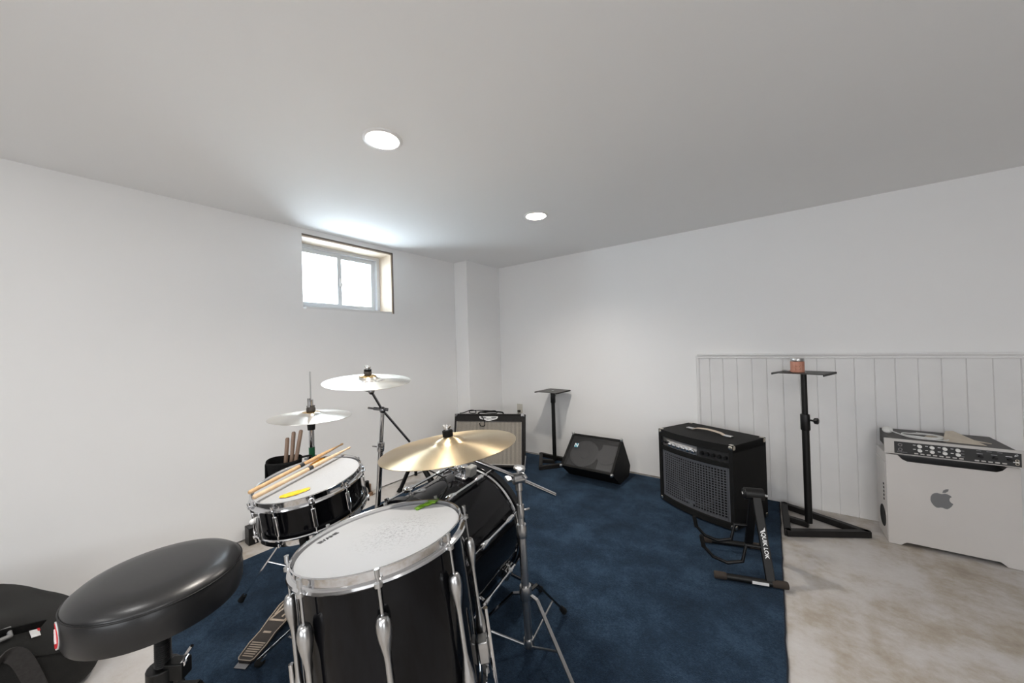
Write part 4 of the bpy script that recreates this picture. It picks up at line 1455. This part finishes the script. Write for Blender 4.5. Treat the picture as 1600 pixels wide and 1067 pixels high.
# ---- speaker stands: triangular steel base, pole, top plate
def speaker_stand(A, B, C, pole, zp, ps, yawp, label, colz, knob_a, plate_tilt=0):
    cx, cy = pole
    t = thing('speaker_stand', (cx, cy, 0), label, 'speaker stand', 'black steel speaker stands')
    zb = CT if cx < -1 else .002
    A, B, C = (V((*p, zb + .019)) for p in (A, B, C))
    b = MB()
    for p, q_ in ((A, B), (B, C), (C, A)):
        d = (q_ - p).normalized()
        b.bar(p - d * .012, q_ + d * .012, .034, .036)
    base = obj('base', b, 'steel_black', t, bevel=.0025)
    md = (A + B) / 2
    obj('cross_bar', MB().bar(md, (cx, cy, zb + .017), .034, .032), 'steel_black', base, bevel=.002)
    obj('lower_pole', MB().tube([(cx, cy, zb + .030), (cx, cy, colz)], .0190, 24), 'satin_black', t)
    obj('upper_pole', MB().tube([(cx, cy, colz - .02), (cx, cy, zp - .004)], .0155, 24), 'satin_black', t)
    cl_ = obj('collar', MB().tube([(cx, cy, colz - .045), (cx, cy, colz - .04), (cx, cy, colz + .050), (cx, cy, colz + .055)], [.0225, .0245, .0245, .0225], 24), 'black_plastic', t)
    w = polar(1, knob_a)
    q_ = V((cx, cy, colz + .02))
    obj('knob', MB().tube([q_, q_ + w * .05], .006, 10).tube([q_ + w * .040, q_ + w * .046, q_ + w * .062, q_ + w * .066], [.008, .018, .020, .014], 9), 'black_plastic', cl_)
    Fp_ = frame((cx, cy, zp), (0, 0, 1), polar(1, yawp))
    pb = MB(Fp_).box((0, 0, 0), (ps[0], ps[1], .004))
    pl_ = obj('top_plate', pb, 'plate_grey', t, smooth=0)
    for sx in (-1, 1):
        obj('edge_lip', MB(Fp_).box((sx * ps[0] / 2, 0, -.005), (.004, ps[1], .012)), 'steel_black', pl_, smooth=0)
    obj('bolt', MB(Fp_).lathe([(0, .0045), (.012, .004), (.013, .002)], 16), 'dull_chrome', pl_)
    return t


speaker_stand((-1.995, 3.150), (-1.788, 2.805), (-1.535, 3.120), (-1.765, 3.035), .728, (.245, .270), -4, 'black speaker stand with empty top plate beside the wedge monitor', .655, 110)
speaker_stand((.036, 3.095), (.044, 2.675), (.420, 2.905), (.153, 2.860), .972, (.255, .250), -19, 'taller black speaker stand with a tin on its plate, in front of the white panelling', .655, -18)

# things on the plate
zt = .9745
cn = thing('candle_tin', (.123, 2.835, zt), 'copper coloured round tin with printed label on the speaker stand plate', 'tin')
F = Matrix.Translation((.123, 2.835, zt))
obj('can', MB(F).lathe([(0, .001), (.034, .001), (.0355, .003), (.0355, .068), (.0345, .069), (.0345, .086), (.0335, .088), (0, .088)], 40), 'copper', cn)
obj('rim', MB(F).lathe([(.0355, .069), (.0362, .070), (.0362, .076), (.035, .0765), (.035, .086), (.0335, .0885), (.0, .0885), (0, .080), (.03, .080)], 40), 'dull_chrome', cn)
la = math.degrees(math.atan2(-2.835, -.123)) + 4
lp_ = patch(F, .0355, la, .036, 0, 0, 'cream', 'label', cn, .0004, shape=[(-.018, -.025), (.018, -.025), (.018, .025), (-.018, .025)])
for k, (w_, z_) in enumerate(((.013, .044), (.010, .037), (.014, .025), (.011, .018))):
    patch(F, .0355, la, z_, 0, 0, 'rust', 'print_line', lp_, .0008, shape=[(-w_, -.0014), (w_, -.0014), (w_, .0014), (-w_, .0014)])
ld = obj('tin_lid', MB(Matrix.Translation((.072, 2.850, zt))).lathe([(0, 0.0005), (.0255, .0005), (.0265, .002), (.0265, .012), (.025, .0135), (0, .0135)], 36), 'dull_chrome')
tag(ld, 'small flat metal lid lying beside the copper tin', 'lid')


# ---- A-frame guitar stands
def guitar_stand(F, label, sticker=True):
    """local: bars along x (front at -x), legs spread in y, hub above the origin"""
    t = thing('guitar_stand', F.translation, label, 'guitar stand', None)
    hub = V((.075, 0, .372))
    obj('hub', MB(F).tube([hub + V((-.050, 0, 0)), hub + V((.036, 0, 0))], .030, 22), 'satin_black', t, bevel=.003)
    obj('hub_cap', MB(F).tube([hub + V((-.056, 0, 0)), hub + V((-.046, 0, 0))], .024, 20), 'black_plastic', t, bevel=.002)
    obj('logo_mark', MB(F).bar(hub + V((-.0572, -.006, -.004)), hub + V((-.0572, .006, .004)), .004, .0015), 'white_print', t, smooth=0)
    obj('clamp_lever', MB(F).tube([hub + V((.03, .0, 0)), hub + V((.055, 0, -.006))], .006, 8), 'dull_chrome', t)
    for s in (-1, 1):
        y = s * .165
        foot = V((.080, y, .022))
        top = hub + V((0, s * .016, -.004))
        lg = obj('leg', MB(F).bar(top, foot, .038, .020, (0, 1, 0)), 'satin_black', t, bevel=.003)
        br = obj('foot_bar', MB(F).tube([(-.150, y, .016), (.125, y, .016)], .0145, 16), 'satin_black', t)
        for x0, x1 in ((-.158, -.105), (.085, .150)):
            obj('foam_sleeve', MB(F).tube([(x0, y, .0175), (x0 + .004, y, .0175), (x1 - .004, y, .0175), (x1, y, .0175)], [.015, .0172, .0172, .015], 16), 'brown_rubber', br)
        k0 = top.lerp(foot, .62)
        yy = k0.y + s * -.004
        path = [k0, V((.0, yy, k0.z)), V((-.018, yy, k0.z - .085)), V((-.085, yy, k0.z - .112)), V((-.150, yy, k0.z - .082)), V((-.192, yy, k0.z - .034)), V((-.200, yy, k0.z + .018))]
        path = [V((p.x, p.y, max(p.z, .05))) for p in path]
        yk = obj('yoke_arm', MB(F).tube(path, .0085, 12), 'black_plastic', t)
        obj('rubber_sleeve', MB(F).tube([path[-2].lerp(path[-1], -.1), path[-1], path[-1] + V((0, 0, .004))], [.0105, .0105, .006], 12), 'rubber', yk)
        if sticker and s == -1:
            d = (foot - top).normalized()
            n_ = V((0, -1, 0)) - d * V((0, -1, 0)).dot(d)
            n_.normalize()
            pm = top.lerp(foot, .56) + n_ * .0200 * .52
            Fs = F @ frame(pm, n_, d)
            text('lettering', 'QUIK LOK', .024, Fs @ Matrix.Translation((.012, 0, .0004)), 'white_print', lg, bold=.0006)
            obj('swoosh_print', MB(Fs).prism([(-.068, .010), (-.050, .010), (-.044, -.006), (-.040, -.012), (-.048, -.010), (-.056, .004)], .0002, .0010), 'white_print', lg, smooth=0)
            patch_b = MB(F).box((.035, y, .016), (.070, .0295, .014))
            obj('paper_sticker', MB(F).box((.035, y - .0150, .016), (.068, .0012, .013)), 'white_print', br, smooth=0)
    return t


yg = math.atan2(2.082 - 1.990, -.005 + .287)
guitar_stand(frame((-.165, 2.195, CT), (0, 0, 1), polar(1, math.degrees(yg))), 'black folding guitar stand on the carpet in front of the bass amplifier')
ts = thing('tripod_stand', (-2.49, 1.915, 0), 'low black tripod stand on bare concrete between the drum kit and the window wall', 'stand')
obj('post', MB().tube([(-2.49, 1.915, .10), (-2.49, 1.915, .335)], .013, 14), 'satin_black', ts)
obj('leg_hub', MB().tube([(-2.49, 1.915, .255), (-2.49, 1.915, .300)], .024, 16), 'black_plastic', ts)
for f in ((-2.492, 1.745), (-2.475, 2.072), (-2.285, 1.930)):
    f = V((*f, .014 if f[0] < -2.4 else CT + .024))
    s_ = V((-2.49, 1.915, .278))
    d = (f - s_).normalized()
    lg = obj('leg', MB().bar(s_ + d * .015, f, .030, .016, (1, 0, 0) if f.x < -2.4 else (0, 1, 0)), 'satin_black', ts, bevel=.002)
    obj('rubber_foot', MB().tube([f - d * .030, f + d * .004], [.019, .022], 12), 'rubber', lg)

# ---- desktop tower computer
yc = .0112
F = frame((.7393, 3.0023, 0), (0, 0, 1), (math.cos(yc), math.sin(yc), 0))
MW, MD, MH = .470, .208, .511
pc = thing('tower_computer', (.7393, 3.0023, 0), 'silver aluminium tower computer with a grey fruit logo, standing on the concrete', 'computer')
w2 = MW / 2


def cpoly():
    p = []
    zb, zt_ = .0015, MH
    # bottom with recess between two feet, top with recess between two handles
    p += [(-w2 + .004, zb), (-w2 + .050, zb), (-w2 + .060, zb + .010), (-w2 + .072, zb + .020), (w2 - .072, zb + .020), (w2 - .060, zb + .010), (w2 - .050, zb), (w2 - .004, zb), (w2, zb + .004)]
    p += [(w2, zt_ - .004), (w2 - .004, zt_), (w2 - .040, zt_), (w2 - .055, zt_ - .022), (w2 - .075, zt_ - .033), (-w2 + .085, zt_ - .033), (-w2 + .065, zt_ - .022), (-w2 + .048, zt_), (-w2 + .004, zt_), (-w2, zt_ - .004), (-w2, zb + .004)]
    return p


FXZ = F @ Matrix(((1, 0, 0, 0), (0, 0, -1, 0), (0, 1, 0, 0), (0, 0, 0, 1)))     # local xy -> x,z ; z -> -y
fp = obj('side_panel', MB(FXZ).prism(cpoly(), MD / 2 - .003, MD / 2), 'alu', pc, smooth=0, bevel=.001)
obj('side_panel', MB(FXZ).prism(cpoly(), -MD / 2, -MD / 2 + .003), 'alu', pc, smooth=0, bevel=.001)
obj('chassis', MB(F).box((0, 0, .250), (MW - .014, MD - .007, .425)), 'alu_dark', pc, smooth=0)
for s in (-1, 1):
    obj('handle', MB(F).box((s * (w2 - .022), 0, MH - .004), (.040, MD - .006, .007)).box((s * (w2 - .003), 0, MH - .03), (.005, MD - .006, .056)), 'alu', pc, smooth=0, bevel=.001)
    obj('foot_rail', MB(F).box((s * (w2 - .026), 0, .006), (.046, MD - .006, .007)).box((s * (w2 - .003), 0, .022), (.005, MD - .006, .036)), 'alu', pc, smooth=0, bevel=.001)
FE = F @ frame((-w2, 0, 0), (-1, 0, 0), (0, -1, 0))      # end face: local x -> -y (toward camera), y -> -z?
FE = F @ Matrix(((0, 0, -1, -w2), (-1, 0, 0, 0), (0, 1, 0, 0), (0, 0, 0, 1)))
obj('end_plate', MB(FE).box((0, .250, .0015), (MD - .012, .42, .003)), 'alu', pc, smooth=0)
fn_ = obj('fan_opening', MB(FE).lathe([(0, .0035), (.058, .0035), (.060, .0045), (.062, .003)], 40, Matrix.Translation((0.02, .125, 0))), 'lens_dark', pc)
for k in range(5):
    obj('port', MB(FE).box((.058, .235 + .022 * k, .0035), (.016, .011, .002)), 'lens_dark', pc, smooth=0)


# fruit logo on the side panel
def apple(cx, cz, s):
    pts = [(0, .78), (.10, .82), (.25, .88), (.42, .86), (.60, .76), (.72, .64), (.60, .52), (.54, .36), (.55, .18), (.64, .02), (.80, -.10), (.70, -.36), (.54, -.60), (.36, -.76), (.20, -.74), (.05, -.68), (-.10, -.68), (-.26, -.75), (-.40, -.76), (-.58, -.60), (-.74, -.32), (-.82, -.02), (-.80, .30), (-.70, .58), (-.52, .78), (-.32, .85), (-.14, .82)]
    return [(cx + x * s, cz + y * s) for x, y in pts]


LGX, LGZ = -.028, .285
lg = obj('fruit_logo', MB(FXZ).prism(apple(LGX, LGZ, .050), MD / 2 - .001, MD / 2 + .0006), 'alu_dark', pc, smooth=0)
leaf = [(LGX + .003, LGZ + .047), (LGX + .006, LGZ + .060), (LGX + .016, LGZ + .069), (LGX + .026, LGZ + .071), (LGX + .024, LGZ + .060), (LGX + .014, LGZ + .049)]
obj('logo_leaf', MB(FXZ).prism(leaf, MD / 2 - .001, MD / 2 + .0006), 'alu_dark', lg, smooth=0)

# ---- rack audio interface on the computer
ya = -.030
ZI = MH + .0045
F = frame((.7450, 3.020, ZI), (0, 0, 1), (math.cos(ya), math.sin(ya), 0))
IW, ID, IH = .430, .300, .0885
ri = thing('audio_interface', (.745, 3.02, ZI), 'wide grey rack audio interface with rows of white knobs lying on the computer', 'audio interface')
obj('case', MB(F).box((0, .01, .006 + (IH - .006) / 2), (IW, ID, IH - .006)), 'rack_grey', ri, smooth=0, bevel=.001)
yf = -ID / 2 + .01
obj('bezel', MB(F).box((0, yf - .004, .006 + (IH - .006) / 2), (.483, .010, IH - .004)), 'rack_silver', ri, smooth=0, bevel=.0015)
fc = obj('face_plate', MB(F).box((.012, yf - .0098, .043), (.428, .002, .066)), 'rack_face', ri, smooth=0, bevel=.0004)
fy = yf - .0110
ax = lambda x, z, r, d_=.006: MB(F).tube([(x, fy + .001, z), (x, fy - d_, z)], r, 16)
x0 = -.202 + .012
for k in range(4):
    for z in (.062, .039):
        x = x0 + .082 + .0445 * k
        obj('knob', ax(x, z, .0085, .012), 'white_plastic', fc)
        obj('print_mark', MB(F).box((x - .018, fy, z + .003), (.010, .0006, .003)), 'white_print', fc, smooth=0)
for k in range(8):
    obj('button', MB(F).box((x0 + .070 + .0225 * k, fy - .001, .0195), (.014, .003, .006)), 'rack_silver', fc, smooth=0)
for k in range(5):
    obj('button', MB(F).box((x0 + .278 + .0215 * k, fy - .001, .0195), (.014, .003, .006)), 'rack_silver', fc, smooth=0)
for k in range(3):
    x = x0 + .290 + .045 * k
    obj('dial', ax(x, .042, .0075, .012), 'black_plastic', fc)
    obj('print_mark', MB(F).box((x - .002, fy, .056), (.020, .0006, .0028)), 'white_print' if k == 2 else 'grey_print', fc, smooth=0)
obj('print_mark', MB(F).box((x0 + .400, fy, .031), (.020, .0006, .004)), 'white_print', fc, smooth=0)
for k in range(3):
    obj('print_mark', MB(F).box((x0 + .232, fy, .030 + .015 * k), (.012, .0006, .0026)), 'grey_print', fc, smooth=0)
    obj('print_mark', MB(F).box((x0 + .285 + .033 * k, fy, .070), (.016, .0006, .0022)), 'grey_print', fc, smooth=0)
for z in (.060, .034):
    obj('jack_socket', MB(F).lathe([(.009, 0), (.009, .003), (.005, .003), (.004, 0)], 18, frame((x0 + .010, fy, z), (0, -1, 0), (1, 0, 0))), 'dark_chrome', fc)
for z in (.040, .024):
    obj('headphone_jack', MB(F).lathe([(.0065, 0), (.0065, .003), (.0040, .003), (.003, 0)], 18, frame((x0 + .402, fy, z), (0, -1, 0), (1, 0, 0))), 'nickel', fc)
obj('logo_print', MB(F).tube([(x0 + .398, fy - .0003, .060), (x0 + .406, fy - .0003, .066), (x0 + .404, fy - .0003, .070), (x0 + .397, fy - .0003, .066), (x0 + .396, fy - .0003, .058)], .0012, 6), 'white_print', fc)
text('lettering', 'PreSonus', .010, F @ frame((x0 + .018, fy - .0002, .020), (0, -1, 0), (1, 0, 0)), 'grey_print', fc)
for sx in (-1, 1):
    for sy in (-1, 1):
        obj('foot', MB(F).tube([(sx * .17, .01 + sy * .10, -.0005), (sx * .17, .01 + sy * .10, .007)], .009, 12), 'rubber', ri)

# white cable coil with a round end, paper sleeves under it
ZT = ZI + IH
FI = F @ Matrix.Translation((0, .01, IH))
pts = []
for k in range(0, 41):
    a = 2 * PI * k / 14
    rr = .058 + .004 * math.sin(k * 1.3)
    pts.append(FI @ V((-.075 + (rr + .018) * math.cos(a + 2.6), -.045 + rr * .95 * math.sin(a + 2.6), .0055 + .0028 * (k // 14) + .0018 * abs(math.sin(k * 2.1)))))
tail = [FI @ V((-.198, -.020, .020)), FI @ V((-.170, -.060, .014)), FI @ V((-.130, -.095, .006)), FI @ V((-.06, -.112, .0055)), FI @ V((.005, -.095, .006)), FI @ V((.010, -.060, .006))]
cbl = thing('white_cable', FI @ V((-.08, -.04, 0)), 'white cable coiled on top of the audio interface, round end at the corner', 'cable')
obj('coil', MB().tube(spline(tail[:-1] + [tail[-1]] + pts[5:], 4), .0032, 8), 'cable_white', cbl)
Lr = frame(FI @ V((-.205, -.012, .022)), (-.1, -.75, .65), (1, 0, 0))
obj('round_end', MB(Lr).lathe([(0, -.007), (.019, -.007), (.0225, -.003), (.0225, .003), (.019, .007), (0, .0075)], 32), 'white_plastic', cbl, smooth=50)


def paper(pts, z, label):
    zz_ = [FI @ V((x, y, z + dz)) for x, y, dz in pts]
    n = len(zz_)
    vs = zz_ + [p + V((0, 0, .0012)) for p in zz_]
    fs = [tuple(range(n))[::-1], tuple(range(n, 2 * n))] + [(i, (i + 1) % n, (i + 1) % n + n, i + n) for i in range(n)]
    o = obj('paper_sleeve', MB().add(vs, fs), 'paper_kraft', None, smooth=0)
    return tag(o, label, 'paper')


paper([(-.06, -.02, .0), (.02, -.06, .0), (.05, .02, .0), (-.02, .07, .0)], .0008, 'pale paper piece lying inside the white cable coil')
paper([(-.01, -.105, .0), (.135, -.115, .0), (.120, -.075, .004), (.060, .040, .034), (.030, .040, .030)], .0010, 'triangular tan paper sleeve propped beside the white cable coil')
paper([(.10, -.02, .0), (.165, -.055, .0), (.17, -.045, .0), (.12, .01, .0)], .0008, 'thin sliver of tan paper beyond the triangular sleeve')

# ---- small things by the window wall
bx = obj('small_box', MB().box((-2.664, .835, .054), (.072, .155, .106)), 'black_plastic', None, bevel=.003)
tag(bx, 'small plain black box on the floor against the window wall, below the snare drum', 'box')
pp = thing('rusty_pipe', (-2.69, 1.60, 0), 'rusty pipe stub at the foot of the window wall', 'pipe')
obj('pipe', MB().tube([(-2.695, 1.60, .0), (-2.695, 1.60, .085)], .018, 16), 'rust', pp)
obj('flange', MB().tube([(-2.69, 1.60, .001), (-2.69, 1.60, .022)], [.034, .030], 18), 'rust', pp)
obj('broken_mortar', MB().ball((-2.68, 1.655, .012), .03, (1, 1.6, .5)).ball((-2.685, 1.55, .010), .026, (1, 1.5, .5)), 'concrete', pp)
